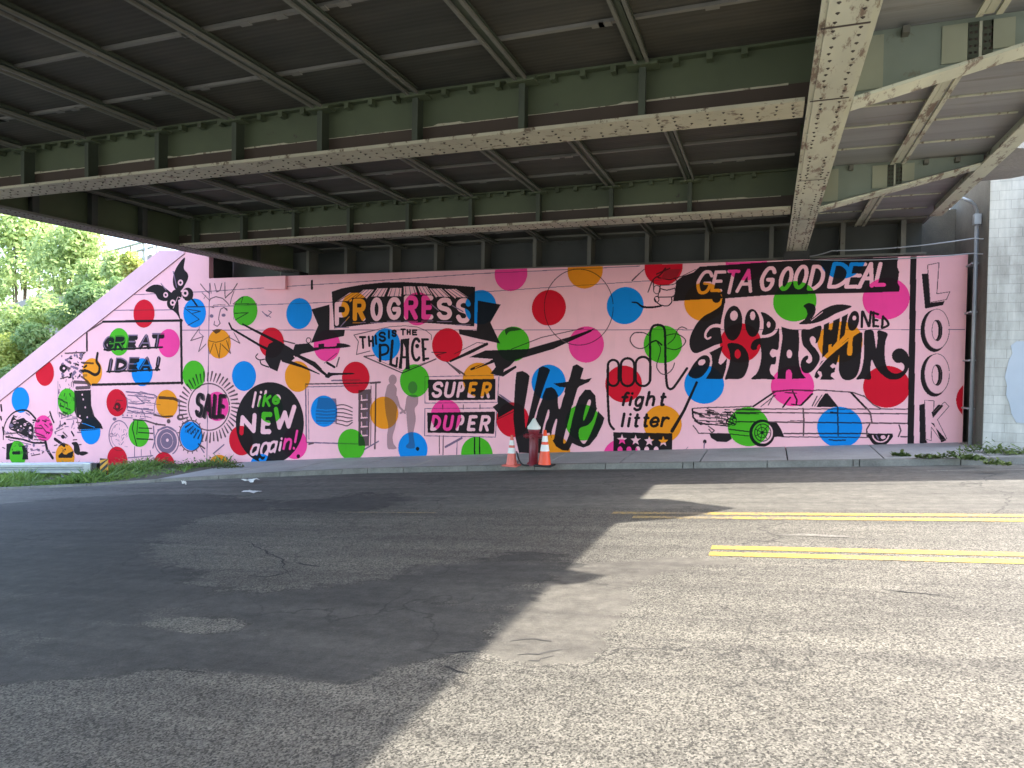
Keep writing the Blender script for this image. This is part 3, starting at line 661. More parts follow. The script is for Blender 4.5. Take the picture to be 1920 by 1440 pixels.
m.word('like',[(715,450,765,600),(765,440,815,592),(820,438,900,590),(905,478,985,570)],26,0,.16)
m.at((320,640),4.8); m.word('NEW',[(615,665,770,845,-20),(805,635,910,835),(915,590,1125,800,-20)],46,0,.05)
m.word('again!',[(705,920,790,1030),(785,905,870,1090),(870,893,950,1005),(955,860,1005,990),(1005,868,1085,978),(1085,795,1135,975)],24,0,.16)
m = Motif('painted_flying_figure', 'black silhouette of a leaping figure with long arms', (420, 580), 7.385)
m.K([(620,480),(700,440),(820,470),(960,560),(985,485),(1180,470),(1250,535),(1320,560),(1080,615),(1000,660),(900,745),(790,700),(740,860),(640,815),(570,700),(580,580)])
m.L([(70,190),(110,270),(500,500),(640,570)],[26,30,44],3); m.L([(260,205),(420,290),(620,390),(790,480)],[24,36,56],3); m.L([(820,435),(980,475)],18,2); m.L([(820,700),(1080,790),(1320,895)],[60,36,14]); m.L([(1020,640),(1250,760),(1360,860),(1440,930)],[40,70,50,30]); m.KS([(1400,930),(1450,870),(1500,880),(1770,880),(1780,900),(1520,915),(1450,950)])
m.KS([(1080,610),(1320,555),(1560,540),(1750,515),(1690,480),(1570,470),(1540,510),(1310,525),(1200,540)]); m.K([(1310,480),(1390,475),(1390,535),(1310,535)]); m.L([(470,615),(440,660),(490,700),(560,690)],15,3,True); m.L([(500,700),(520,760),(620,800)],18,3,True); m.L(ell(1172,430,32,36),12,3); m.L([(1430,740),(1530,800)],34); m.L([(1595,670),(1560,790)],22,2); m.L([(1390,745),(1560,610)],10,2)
m.E([(840,490),(960,550),(975,500),(860,480)]); m.L([(1360,830),(1430,890)],14,0); m.L([(970,650),(1080,740),(1200,800)],16,0); m.L([(1490,990),(1900,990)],10,1)
m.L([(530,30),(600,100),(660,40),(620,20)],12,1); m.L([(560,60),(650,110)],10,1)
m = Motif('painted_ribbon_banner', 'black ribbon banner reading PROGRESS in block letters')
m.K([(622,547),(640,541),(680,533.5),(720,529.5),(760,529),(800,531),(850,535),(891,538),(889,612),(850,609),(800,605.5),(760,604),(720,604.5),(680,609),(627,616)])
m.K([(584,580),(618,571),(618,619),(647,618),(645,630),(583,643),(597,610)]); m.K([(896,563.5),(939,571),(919.5,604.8),(938.2,644.3),(889,633.4),(861.5,626.6),(860.3,617.4),(894.1,620)])
PB = [(627,566,655,611),(661,560,686,602),(694,557.5,718.5,602),(725,557,752,599.5),(757,554,784,599.5),(790,554,813,599),(819,558,848,600),(855,559,883,606)]
arc = lambda x: np.interp(x, [622,640,680,720,757,800,850,891], [551,545.5,538,534,533.5,535.5,540,543])
for (x0,y0,x1,y1) in PB:
    up = lambda x: (x+(757-x)*.22, max(arc(x+(757-x)*.22)+1.5, y0-17))
    m.E([(x0,y0+2),(x1,y0+2),up(x1),up(x0)])
    for t in (.16,.5,.84): x = x0+(x1-x0)*t; m.L([(x,y0),up(x)],[1.8,.9],2 if t != .5 else 1)
    m.L([(x0+1,y0-1),(x1-1,y0-1)],1.2,2)
for (x0,y0,x1,y1) in PB: m.K([(x0-1,y0-1.3),(x1+1,y0-1.3),(x1+1,y1+1),(x0-1,y1+1)],3)
m.word('PROGRESS',PB,9.2,0)
for (x0,y0,x1,y1) in PB: m.L([(x0+1,y1+3.2),(x1-1,y1+2.8)],1.6,1)
m.L([(639,612),(655,594)],2,1); m.L([(808,570),(822,582)],2,1); m.L([(848,573),(868,584)],2,1)
m = Motif('painted_diamond_sign', 'diamond sign reading THIS IS THE PLACE', (660, 600), 10.667)
for pl, wd in (([(500,195),(40,300),(130,430),(90,690),(360,620)],17),([(500,190),(760,135),(1060,115),(1300,140),(1480,210),(1590,300),(1590,390)],12),([(450,705),(240,730),(1010,1060),(1680,780)],26),([(500,790),(1000,1015),(1460,850)],9)): m.L(pl,wd,2)
m.word('THIS',[(150,320,300,580),(325,310,450,540),(450,290,520,500),(535,230,690,440)],48,3,-.05); m.word('IS',[(700,200,780,380),(790,190,900,345)],44,3); m.word('THE',[(965,170,1080,310),(1090,180,1180,300),(1200,185,1310,310)],36,3)
m.L([(560,500),(565,815)],62); m.L([(560,510),(680,500),(730,570),(700,660),(600,700)],50,3,True); m.L([(810,420),(775,860)],66); m.L([(760,880),(890,930),(905,760)],46); m.K([(975,385),(1150,365),(1135,600),(1160,990),(1070,990),(1080,770),(1010,770),(1000,980),(930,970),(965,700)]); m.E([(1030,470),(1070,560),(1075,720),(1020,720)]); m.E([(1030,830),(1060,830),(1055,1000),(1015,1000)])
m.L(ell(1290,590,85,215,n=30,a0=-50,a1=-310),60); m.K(ell(1305,520,40,44)); m.K([(1385,365),(1440,365),(1465,830),(1410,830)]); m.L([(1420,390),(1520,390)],44); m.L([(1430,590),(1470,580)],50); m.L([(1450,780),(1525,770)],46)
m = Motif('painted_mailbox', 'line drawn box with a blue wavy banner and a dark vertical strip', (320, 640), 4.8)
for pl, wd, lv in (([(1215,385),(1880,372)],12,2),([(1225,410),(1690,400)],8,1),([(1215,390),(1222,900)],13,1),([(1238,430),(1245,880)],6,1),([(1225,910),(1740,925)],12,1),([(1800,375),(1885,368)],18,2),([(1848,385),(1838,965)],15,2),([(1805,400),(1800,940)],8,2),([(1740,975),(1870,900)],12,1),([(1450,350),(1700,345)],8,1),([(1245,925),(1285,915)],16,2)): m.L(pl,wd,lv)
m.K([(1690,440),(1800,430),(1785,940),(1690,940)],2)
m.K([(1330,505),(1490,515),(1500,650),(1495,740),(1310,740),(1305,640)],1)
for i in range(5): m.L([(1310,610+i*30),(1400,620+i*28),(1480,612+i*30)],8,0)
for i in range(6): m.L([(1490,578+i*32),(1545,570+i*36),(1590,580+i*36),(1635,600+i*36-i*i*2)],10,2,True)
for y in (480,560,640,720,800): m.L([(1715,y+50),(1770,y+45)],13,0); m.L([(1718,y+8),(1720,y+50)],12,0); m.L([(1768,y),(1768,y+40)],10,1)
m = Motif('painted_couple', 'grey silhouettes of a couple holding hands', (600, 640), 4.8)
m.K(ell(655,345,36,46),4); m.KS([(610,395),(650,375),(690,420),(688,480),(703,560),(690,640),(680,760),(655,850),(662,920),(690,962),(640,972),(608,955),(605,850),(615,760),(592,640),(582,520),(596,440)],4); m.L([(690,500),(715,590),(765,645)],20,4)
m.K(ell(835,415,42,56),4); m.KS([(790,490),(875,488),(882,560),(852,610),(862,700),(842,830),(855,930),(848,962),(790,962),(775,940),(802,900),(790,800),(778,650),(772,570)],4); m.L([(780,560),(770,620),(725,645)],18,4)
m = Motif('painted_arrow_sign', 'stacked black arrow signs reading SUPER and DUPER', (600, 640), 4.8)
m.L([(945,318),(1612,305),(1598,548),(945,556)],7,1,closed=True); m.K([(970,345),(1580,338),(1576,526),(980,532)]); m.K([(965,642),(1576,632),(1568,832),(970,822)]); m.L([(945,605),(1592,600),(1580,862),(942,850)],7,1,closed=True)
m.word('SUPER',[(1000,362,1095,508),(1110,362,1205,508),(1225,364,1290,508),(1325,365,1400,508),(1445,366,1530,512)],29,0,.14); m.word('DUPER',[(990,662,1080,805),(1100,662,1190,805),(1220,664,1285,805),(1320,664,1400,808),(1430,665,1520,812)],29,0,.14)
m.K([(1600,470),(1630,480),(1800,600),(1770,620),(1740,600)],1); m.K([(1602,482),(1765,597),(1600,692),(1600,640),(1555,590),(1600,560)]); m.L([(1590,705),(1790,610)],8,2)
for x in (1105,1290,1440): m.L([(x,572),(x,608)],9,2)
for pl, wd, lv in (([(1075,850),(1075,1010)],8,2),([(1110,850),(1108,1040)],8,2),([(1130,950),(1275,870)],20,1),([(1235,900),(1230,1035)],7,1),([(1392,868),(1392,1025)],14,3),([(1437,865),(1437,1025)],12,3),([(1150,190),(1260,290)],14,2),([(1130,180),(1310,305)],6,1)): m.L(pl,wd,lv)
m = Motif('painted_bolt', 'big black jagged bolt sweeping up to the right', (790, 600), 5.333)
m.K([(480,372),(640,305),(1060,290),(1480,170),(1740,80),(1690,122),(1320,290),(940,402),(885,460),(830,500),(800,562),(690,535),(745,470),(715,390)])
m.L([(290,412),(480,325),(655,240)],[20,34,30]); m.L([(500,492),(720,410)],[22,34]); m.L([(815,545),(940,470)],[40,24]); m.L([(900,292),(1200,175),(1620,82)],9,2); m.L([(270,430),(430,545)],[10,20],2); m.L([(330,340),(560,225),(650,235)],7,2); m.L([(490,350),(600,285)],7,0); m.L([(830,500),(900,462)],12,0); m.L([(540,480),(690,405)],9,0)
m.L([(105,322),(250,325),(150,352),(190,372)],9,2); m.KS([(840,95),(900,70),(1000,90),(960,105),(880,118),(850,150)],2)
m.at((880,480),4.8); m.L(ell(985,460,310,342,n=70),7,2)
m = Motif('painted_lettering', 'black brush lettering reading Vote', (940, 660), 7.2)
m.K([(205,272),(285,256),(345,285),(382,325),(345,560),(310,760),(322,1000),(380,1180),(360,1365),(240,1360),(190,1150),(162,900),(175,650),(190,400)])
m.K([(400,1365),(330,1365),(300,1120),(340,1000),(430,600),(480,350),(510,215),(560,192),(630,215),(660,245),(600,400),(520,640),(440,900),(430,1050)])
m.K([(420,1365),(440,900),(540,640),(600,490),(680,472),(730,510),(770,592),(800,600),(850,540),(868,480),(780,470),(705,425),(800,415),(905,400),(930,330),(965,190),(1020,165),(1112,220),(1068,362),(1130,372),(1222,350),(1180,405),(1060,460),(1030,490),(985,640),(962,730),(1000,742),(1050,610),(1130,510),(1200,508),(1270,590),(1282,740),(1310,800),(1392,890),(1370,970),(1290,1140),(1190,1260),(1110,1290),(1030,1265),(958,1230),(905,1335),(820,1325),(740,1275),(690,1190),(650,1090),(590,1100),(550,1365)])
for e in ([(630,785),(650,800),(640,880),(605,960),(585,1060),(572,1120),(545,1170),(555,1060),(580,950)],[(738,908),(755,925),(730,1060),(712,1170),(682,1185),(680,1080),(708,980)],[(890,1010),(928,1055),(900,1160),(862,1232),(835,1215),(860,1090)],[(768,592),(858,545),(830,640),(800,752),(772,752)],[(958,722),(1000,740),(960,900),(928,1040),(890,1010),(920,880)],
          [(1172,658),(1205,648),(1200,720),(1130,900),(1105,915),(1122,810)],[(1288,775),(1305,800),(1250,990),(1160,1190),(1112,1238),(1068,1195),(1045,1120),(1062,1030),(1170,985),(1235,910)],[(535,615),(555,630),(500,770),(470,890),(440,905),(490,740)]): m.ES(e)
m = Motif('painted_fist', 'outlined fist with one raised finger tied with string', (1120, 590), 9.6)
def rr_(x0,y0,x1,y1): 
    r=(x1-x0)/2; cx_=(x0+x1)/2
    return ell(cx_,y0+r,r,r,n=14,a0=180,a1=360)+ell(cx_,y1-r,r,r,n=14,a0=0,a1=180)
for q in ((192,815,385,1282),(425,785,665,1285),(690,760,955,1285)): m.L(rr_(*q),44,3,closed=True)
m.L([(950,1180),(952,800),(950,420),(962,290),(1010,205),(1090,185),(1170,205),(1212,280),(1222,500),(1228,900),(1250,1240),(1290,1330),(1350,1330),(1420,1250),(1615,965)],44,3,True)
m.L([(750,320),(860,335),(960,420),(900,560),(780,610),(660,570),(590,450),(650,340)],20,2,True,True); m.L([(1240,375),(1400,345),(1520,390),(1590,470),(1530,570),(1400,630),(1250,600)],20,2,True); m.L([(1270,530),(1380,430),(1440,280),(1520,222),(1610,255)],18,2,True); m.L([(1080,850),(1070,950),(1150,1060),(1250,1065),(1350,980),(1390,870)],18,2,True); m.L([(960,505),(1060,470),(1160,545)],30,3,True); m.L([(1080,500),(1140,620),(1090,830)],18,2,True)
m.L([(186,990),(190,1330)],44); m.at((1120,715),9.6); m.L([(182,60),(188,250),(205,600),(215,730),(250,810),(295,860)],[44,44,46],3,True); m.L([(1790,20),(1560,530),(1345,895)],[44,50,64])
m = Motif('painted_words', 'black italic words reading fight litter', (1120, 715), 9.6)
m.word('fight',[(400,185,545,450),(545,185,625,450),(635,262,800,540),(860,170,1025,450),(1100,200,1215,450)],50,3,.18); m.word('litter',[(385,560,505,830),(510,560,605,830),(635,575,745,835),(800,575,915,835),(925,630,1110,830),(1130,630,1280,830)],50,3,.15)
m = Motif('painted_star_strip', 'black strip with a row of cut out stars', (1120, 715), 9.6)
m.K([(290,915),(1350,935),(1345,1290),(290,1290)])
for x, y in ((445,1050),(690,1062),(935,1075),(1187,1085)): m.E([(x+(96 if k%2==0 else 40)*math.sin(math.pi*k/5),y-(100 if k%2==0 else 42)*math.cos(math.pi*k/5)) for k in range(10)])
for x in (410,570,730,890,1060): m.E(ell(x,1230,44,58))
m = Motif('painted_pointing_hand', 'line drawn hand pointing to the lettered banner', (1180, 480), 7.385)
m.L([(40,640),(110,650),(180,700),(300,712),(440,692)],[20,30,24],3,True); m.L([(205,185),(120,260),(40,340)],[10,22],2); m.L([(500,170),(430,260),(330,330),(260,500)],[26,22,16],2,True); m.L([(920,185),(730,280),(560,330),(400,300)],[8,16,22],2); m.L([(640,320),(655,360),(600,395),(440,405)],12,2,True); m.L([(430,450),(520,472),(630,445)],14,3,True); m.L([(430,400),(420,470),(400,560),(440,570),(620,565)],14,3,True); m.L([(630,440),(640,520),(600,560)],12,2,True); m.L([(350,590),(380,640),(440,680),(530,690),(585,640),(585,580)],15,3,True); m.L(ell(382,465,48,58),12,2); m.L(ell(378,600,32,40),12,3); m.L([(330,340),(340,460)],18,2); m.K([(500,190),(720,180),(650,300),(430,320)],1); m.L([(380,250),(560,170)],20,2)
m = Motif('painted_banner', 'black banner reading GET A GOOD DEAL in brush letters')
m.K([(1684,480),(1580,484),(1430,492),(1312,500),(1300,511),(1280,518),(1268,527),(1266,545),(1262,565),(1300,562),(1361,559.5),(1447,553),(1580,550),(1686,547),(1687,538),(1683,530),(1686,510),(1682,500)])
m.at((1180,480),7.385); m.word('GETA',[(905,195,1110,530),(1120,200,1285,500),(1290,190,1470,530),(1470,175,1700,510)],44,0,.2)
m.at((1430,480),7.11); m.word('GOODDEAL',[(-60,135,130,470),(190,140,370,465),(385,115,570,445),(590,115,790,462),(860,80,1130,435),(1090,85,1320,435),(1270,80,1480,422),(1480,80,1640,410)],50,0,.2)
m = Motif('painted_psychedelic_lettering', 'swelling black lettering reading GOOD OLD FASHIONED FUN', (1280, 545), 8)
m.KS([(560,235),(585,170),(592,100),(570,55),(600,50),(628,90),(632,160),(610,300),(580,440),(570,560),(578,660),(592,740),(590,785),(480,820),(340,885),(220,935),(150,920),(108,840),(105,730),(150,600),(230,470),(330,375),(440,315)])
m.K(ell(505,112,66,72)); m.L(ell(512,118,74,90,n=20,a0=-60,a1=110),16,0); m.L([(600,60),(628,100),(628,180)],[16,26],3,True); m.L([(570,530),(480,525),(400,560),(350,630),(342,690),(375,722),(420,700)],[56,40,34,26],0,True); m.K(ell(385,660,26,34))
m.K(ell(757,488,138,262,4)); m.E(ell(770,375,58,74,10)); m.K(ell(1046,485,112,210,-2)); m.E(ell(1050,377,40,66)); m.KS([(1175,325),(1270,352),(1370,440),(1400,520),(1365,605),(1290,650),(1190,660),(1215,550),(1210,430)]); m.E(ell(1290,510,28,46))
m.KS([(110,1190),(180,1080),(270,990),(350,968),(405,1015),(402,1120),(350,1220),(270,1300),(180,1318),(100,1285),(85,1240)]); m.E(ell(287,1075,58,42,-30))
m.K([(400,930),(500,880),(605,825),(575,930),(545,1030),(538,1085),(570,1112),(610,1080),(668,1010),(645,1180),(602,1325),(345,1325),(420,1200),(445,1080),(435,980)])
m.KS([(672,800),(800,788),(900,830),(970,920),(995,1050),(972,1180),(915,1290),(840,1325),(700,1325),(635,1325),(680,1180),(710,1050),(705,930)]); m.E(ell(825,950,46,68))
m.KS([(1020,850),(1045,770),(1120,720),(1300,695),(1400,635),(1442,560),(1448,700),(1430,880),(1345,875),(1308,940),(1345,1000),(1400,990),(1388,1100),(1330,1110),(1308,1180),(1325,1250),(1385,1325),(1200,1325),(1028,1325),(1110,1240),(1160,1120),(1180,960),(1160,810),(1120,835),(1110,880),(1050,890)])
m.K([(1480,540),(1600,575),(1738,590),(1750,770),(1736,970),(1750,1120),(1790,1240),(1850,1315),(1640,1325),(1640,1240),(1620,1195),(1590,1180),(1560,1195),(1545,1240),(1545,1325),(1420,1325),(1430,1180),(1470,900),(1500,700)]); m.E(ell(1600,950,42,64))
m.at((1480,560),8)
m.KS([(185,472),(300,460),(470,405),(470,520),(432,640),(392,670),(398,610),(350,562),(308,600),(330,680),(400,760),(452,850),(450,930),(400,1020),(330,1095),(250,1118),(190,1080),(170,980),(205,890),(272,852),(280,900),(250,940),(295,972),(342,930),(330,850),(270,770),(200,680)])
m.K([(520,390),(600,352),(590,460),(620,475),(640,460),(660,330),(760,288),(740,450),(715,640),(640,730),(620,690),(590,690),(585,800),(490,890),(500,700)]); m.E([(600,690),(635,680),(625,780),(590,820)])
m.K([(790,275),(880,225),(850,400),(830,540),(750,625),(770,440)]); m.K(ell(962,332,82,152,12)); m.E(ell(975,290,28,36,10))
m.L([(1095,195),(1085,425)],36); m.L([(1105,200),(1190,410)],36); m.L([(1225,195),(1200,410)],34); m.L([(1262,205),(1262,415)],36); m.L([(1262,212),(1330,235)],34); m.L([(1262,315),(1320,325)],34); m.L([(1262,410),(1330,415)],34); m.L([(1405,265),(1390,430)],34); m.L([(1405,275),(1470,340),(1480,400),(1395,440)],34,3,True)
m.KS([(212,110),(270,70),(340,75),(388,115),(390,200),(350,280),(300,322),(390,260),(480,180),(620,110),(760,85),(930,112),(860,160),(700,222),(520,320),(350,372),(150,382),(230,310),(268,235),(250,160)]); m.L([(330,330),(500,200)],12,0)
m.K([(480,940),(560,900),(640,810),(745,725),(765,760),(725,930),(700,1000),(655,968),(612,1010),(645,1045),(690,1030),(680,1100),(630,1120),(620,1160),(685,1215),(460,1215),(492,1150),(480,1100),(435,1080),(420,1110),(455,1160),(415,1200),(375,1175),(395,1110),(440,1020)])
m.KS([(760,720),(860,612),(890,600),(872,720),(868,830),(905,855),(942,820),(960,570),(1090,512),(1085,700),(1078,820),(1050,1050),(990,1180),(880,1225),(790,1190),(745,1080),(748,900)])
m.KS([(1128,492),(1250,478),(1280,600),(1302,745),(1325,600),(1330,478),(1470,520),(1440,650),(1430,850),(1460,1020),(1530,1105),(1620,1120),(1700,1085),(1725,1020),(1690,962),(1610,962),(1548,900),(1545,820),(1600,760),(1690,750),(1770,820),(1800,920),(1780,1060),(1700,1170),(1600,1212),(1480,1200),(1360,1110),(1290,1020),(1235,915),(1215,1060),(1222,1205),(1100,1205),(1005,1205),(1080,1080),(1120,850)])
m.L([(350,1150),(560,890),(800,685),(1000,525),(1150,458),(1300,448),(1490,505)],[16,24,26,24],0,True); m.L([(-10,415),(200,440),(380,405),(700,275),(930,160)],[24,30,30],0,True)
m = Motif('painted_car', 'line drawn long vintage sedan', (1280, 720), 4.364)
for pl, wd, lv in (([(80,200),(200,192),(360,190),(580,182)],9,2),([(580,182),(760,60)],14,3),([(640,185),(760,90)],7,2),([(740,62),(900,48),(1060,55)],13,2),([(1060,55),(1110,48),(1390,68),(1480,100)],10,2),([(700,172),(745,90)],8,2),([(970,172),(1060,80)],15,3),([(1380,72),(1495,192)],16,3),([(1480,95),(1560,170),(1620,200)],9,2),([(440,204),(1840,205)],9,2),([(430,232),(980,236),(1840,244)],10,2),([(430,308),(1840,322)],12,2),([(830,405),(1520,405)],12,2),([(815,432),(1520,437)],9,2),
                   ([(985,200),(992,300),(988,420)],12,2),([(1268,190),(1272,420)],12,2),([(1500,190),(1535,235),(1548,310)],11,2),([(1530,330),(1505,370),(1510,430)],11,2),([(1770,335),(1785,380),(1765,430)],11,2),([(1785,430),(1840,432)],11,2),([(1210,230),(1260,235)],10,3),([(1480,240),(1530,245)],10,2),([(820,190),(880,110)],13,3),([(900,60),(935,130),(930,165)],13,3),([(840,70),(930,75)],10,2),([(890,165),(960,175)],10,3),([(1060,180),(1100,100)],9,2),([(1080,180),(1140,90)],7,2),([(1200,455),(1250,462),(1330,458)],12,2),
                   ([(80,205),(85,270),(130,320)],14,3),([(85,340),(110,370),(130,402),(380,408),(540,425)],9,2),([(130,320),(240,330),(380,345)],10,3),([(140,240),(360,250)],8,2),([(150,270),(350,285)],8,2),([(110,295),(330,312)],8,2),([(210,345),(260,380),(240,400),(215,370)],9,2),([(380,250),(430,280)],16,3),([(360,300),(430,330)],14,3),([(380,370),(540,390)],12,2),([(420,210),(640,212)],12,2),([(440,240),(620,245)],10,2),([(200,200),(240,215)],7,2),([(90,230),(150,250)],18,3),([(100,300),(150,330)],14,3),([(280,240),(280,300)],6,2),([(320,240),(320,300)],6,2)): m.L(pl,wd,lv)
for k in range(34):
    x = rr.uniform(90,380); y = 210+rr.random()*120; m.L([(x,y),(x+rr.uniform(10,50),y+rr.uniform(-4,8))],rr.uniform(6,14),rr.choice([2,2,3]))
m.L([(880,300),(1000,300)],5,2)
m.L(ell(395,258,32,30),9,3); m.L(ell(385,308,28,26),9,3); m.L(ell(415,300,26,40),7,2)
m.K([(1165,78),(1185,75),(1275,188),(1095,188),(1120,140)]); m.K([(700,315),(770,315),(805,370),(832,432),(745,432),(755,380)]); m.K([(220,405),(390,408),(402,450),(360,475),(280,470),(232,440)])
m.K(ell(650,402,106,112)); m.E(ell(655,400,84,88)); m.L(ell(655,398,66,70),9,2); m.L(ell(650,398,40,42),8,2)
for k in range(7): a=k*.9; m.L([(652+14*math.cos(a),398+14*math.sin(a)),(652+60*math.cos(a),398+62*math.sin(a))],7,2)
m.K(ell(650,398,14,14)); m.KS([(1520,412),(1712,412),(1690,470),(1650,502),(1610,508),(1560,490),(1530,450)]); m.L(ell(1620,412,66,62,n=20,a0=10,a1=170),11,0); m.E(ell(1640,435,20,16)); m.L([(1585,420),(1600,450)],10,1); m.L([(1520,410),(1715,410)],9,3)
m = Motif('painted_stripe', 'broad black upright stripe beside the LOOK lettering')
m.K([(1707,478),(1718.5,477),(1713,850),(1701,850)])
m = Motif('painted_upright_lettering', 'outlined letters reading LOOK down the wall end', (1520, 470), 4.8)
m.K([(1000,210),(1055,205),(1075,470),(1205,455),(1190,490),(1030,522)]); m.L([(1052,130),(1155,108),(1135,388),(1252,370),(1222,440),(1075,466)],6,2,closed=True)
for dy in (0, 402):
    m.K(ell(1112,722+dy,124,190)); m.E(ell(1136,706+dy,112,180)); m.L(ell(1136,706+dy,112,180),5,2); m.K(ell(1140,718+dy,46,96)); m.E(ell(1118,718+dy,32,84)); m.L(ell(1132,716+dy,40,92),4,2)
m.at((1520,640),4.8); m.K([(978,572),(1028,560),(1032,880),(1052,912),(982,922)]); m.K([(1088,640),(1150,568),(1195,578),(1100,690)]); m.K([(1080,730),(1110,740),(1175,910),(1222,890),(1200,860)]); m.L([(1025,530),(1110,535),(1105,640),(1205,545),(1245,585),(1140,705),(1225,875),(1170,890),(1085,770),(1085,895),(1035,880)],5,2,closed=True)
m = Motif('painted_spot', 'small black paint spots near the pavement')
for x, y in ((1321.5,828),(559.5,855.5),(783,841.5)): m.K(ell(x,y,3.4,3.8))
m.L([(1321,830),(1320,840)],2,1); m.L([(585,527),(585,541)],5,3); m.L([(1280,850),(1290,838)],1,1)

# ---- clip to the wall face and turn cells into painted meshes
ci, ck = np.zeros((NV, NU), bool), None
pm = poly_mask(np.array([(3.5,-3.5),(3.5,2.325),(nx_+.01,2.425),(nx_+.01,3.17),(cop_in[0][0],cop_in[0][1]-.02),(cop_in[1][0],cop_in[1][1]-.012),(cop_in[2][0],cop_in[2][1]-.01),(cop_in[2][0],-4.5)]))
(i0, i1, j0, j1), mm = pm; ci[j0:j1, i0:i1] = mm
INK[~ci] = 0; OWN[~ci] = 0; DOT[~ci] = 0
xs_ = U0+(np.arange(NU)+.5)*RES; below = (V0+(np.arange(NV)+.5)*RES)[:, None] < (gz(xs_)-.1)[None, :]
INK[below] = 0; OWN[below] = 0; DOT[below] = 0
dcol = np.array([0]+[d[2] for d in DOTS], np.uint8); CI = dcol[DOT]*5+INK
def paint_mesh(name, sel, label=None):
    jj, ii = np.nonzero(sel)
    if len(jj) == 0: return None
    i0, i1, j0, j1 = ii.min(), ii.max()+1, jj.min(), jj.max()+1
    A = np.where(sel[j0:j1, i0:i1], CI[j0:j1, i0:i1].astype(int)+1, 0)
    quads = {}; live = {}
    out = []
    for j in range(A.shape[0]):
        row = A[j]; ch = np.flatnonzero(np.diff(row))+1; st = np.concatenate([[0], ch]); en = np.concatenate([ch, [len(row)]])
        nl = {}
        for a, b_ in zip(st, en):
            c = row[a]
            if c == 0: continue
            key = (a, b_, c); nl[key] = live.pop(key, j)
        for (a, b_, c), js in live.items(): out.append((a, b_, js, j, c))
        live = nl
    for (a, b_, c), js in live.items(): out.append((a, b_, js, A.shape[0], c))
    y = WALL_Y-.004; vs = []; fs = []; mi = []; mats = []
    for a, b_, ja, jb, c in out:
        key = (BASES[(c-1)//5], (c-1) % 5)
        if key not in mats: mats.append(key)
        x0, x1, z0, z1 = U0+(i0+a)*RES, U0+(i0+b_)*RES, V0+(j0+ja)*RES, V0+(j0+jb)*RES
        n = len(vs); vs += [(x0,y,z0),(x1,y,z0),(x1,y,z1),(x0,y,z1)]; fs.append((n,n+1,n+2,n+3)); mi.append(mats.index(key))
    me = bpy.data.meshes.new(name); me.from_pydata(vs, [], fs); o = link(name, me, wall, [PAINT[k] for k in mats]); me.polygons.foreach_set('material_index', mi)
    if label: o['label'] = label
    return o
for mo in MOT[1:]: paint_mesh(mo.name, OWN == mo.id, mo.label)
for k, d in enumerate(DOTS): paint_mesh('polka_dot', (DOT == k+1) & (OWN == 0), BASES[d[2]]+' polka dot')
# ------------------------------------------------------------ the steel bridge (thing)
bridge = empty('steel_bridge', (0, 7.0, 0))
tag(bridge, 'dark riveted steel road bridge spanning overhead above the road and the mural', 'bridge')
bridge.location = (0, 0, 0)
ZB, ZD = 2.55, 3.22            # bottom of the girders, underside of the deck
XF, XP = -12.3, 0.475          # left fascia girder, pale girder
YN, YE = -2.1, 16.9  # unseen near end kept short so more light gets under the deck
BEAMS = [-1.69, 2.81, 7.33, 11.85]
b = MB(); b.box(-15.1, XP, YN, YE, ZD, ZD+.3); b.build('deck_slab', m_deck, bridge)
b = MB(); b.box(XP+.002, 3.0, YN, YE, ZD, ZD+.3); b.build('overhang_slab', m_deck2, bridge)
for x0, x1 in ((2.72, 3.0), (-15.1, -14.85)):
    b = MB(); b.box(x0, x1, YN, YE, ZD+.302, ZD+1.2); b.build('parapet', m_conc, bridge)
for y in (-.6, .5, 1.6, 4.1, 5.25, 6.32, 8.4, 9.3, 10.05, 10.98, 13.0, 14.1, 15.2):
    b = MB(); b.box(XP+.22, 2.75, y-.014, y+.014, ZD-.02, ZD-.002); b.build('deck_seam', m_pale, bridge)
    b = MB(); b.box(-14.3, XP-.2, y-.022, y+.022, ZD-.035, ZD-.002)
    r = random.Random(int(y*10)+99)
    for k in range(14): x = r.uniform(-12, -.5); b.box(x, x+.12, y-.04, y+.04, ZD-.045, ZD-.034)
    b.build('deck_seam', m_seam, bridge)
def rivet_strip(mb, pts, rad, down=True, mi=1):
    for (x, y, z) in pts:
        n = 6; vs = [(x+rad*math.cos(2*math.pi*k/n), y+rad*math.sin(2*math.pi*k/n), z) for k in range(n)]+[(x, y, z-.014)]
        mb.add(vs, [(k, (k+1) % n, n) for k in range(n)], mi)
# main girders
g = MB(); g.box(XP-.03, XP+.03, YN, 15.6, ZB+.04, ZD-.003)
gw = g.build('girder_web', m_green, bridge)
f = MB(); f.box(XP-.195, XP+.195, YN, 15.65, ZB, ZB+.04); f.box(XP-.15, XP+.15, 2.2, 9.6, ZB-.018, ZB-.002); f.box(XP-.17, XP+.17, 8.0, 8.04, ZB-.02, ZB-.0185)
r = random.Random(4); pts = []
y = YN
while y < 15.5:
    z = ZB-.019 if 2.2 < y < 9.6 else ZB-.001
    for ox in (-.16, -.085, .085, .16):
        if r.random() < .8 and not (2.2 < y < 9.6 and abs(ox) > .15): pts.append((XP+ox+r.uniform(-.01, .01), y+(.06 if abs(ox) < .1 else 0)+r.uniform(-.012, .012), z))
    y += .135
for yy in (5.6, 7.05, 9.9, 12.4): f.box(XP-.18, XP+.15, yy-.012, yy+.012, ZB-.022, ZB-.0195, 1)
rivet_strip(f, pts, .017)
gf = f.build('bottom_flange', [m_pale, m_rivet], bridge)
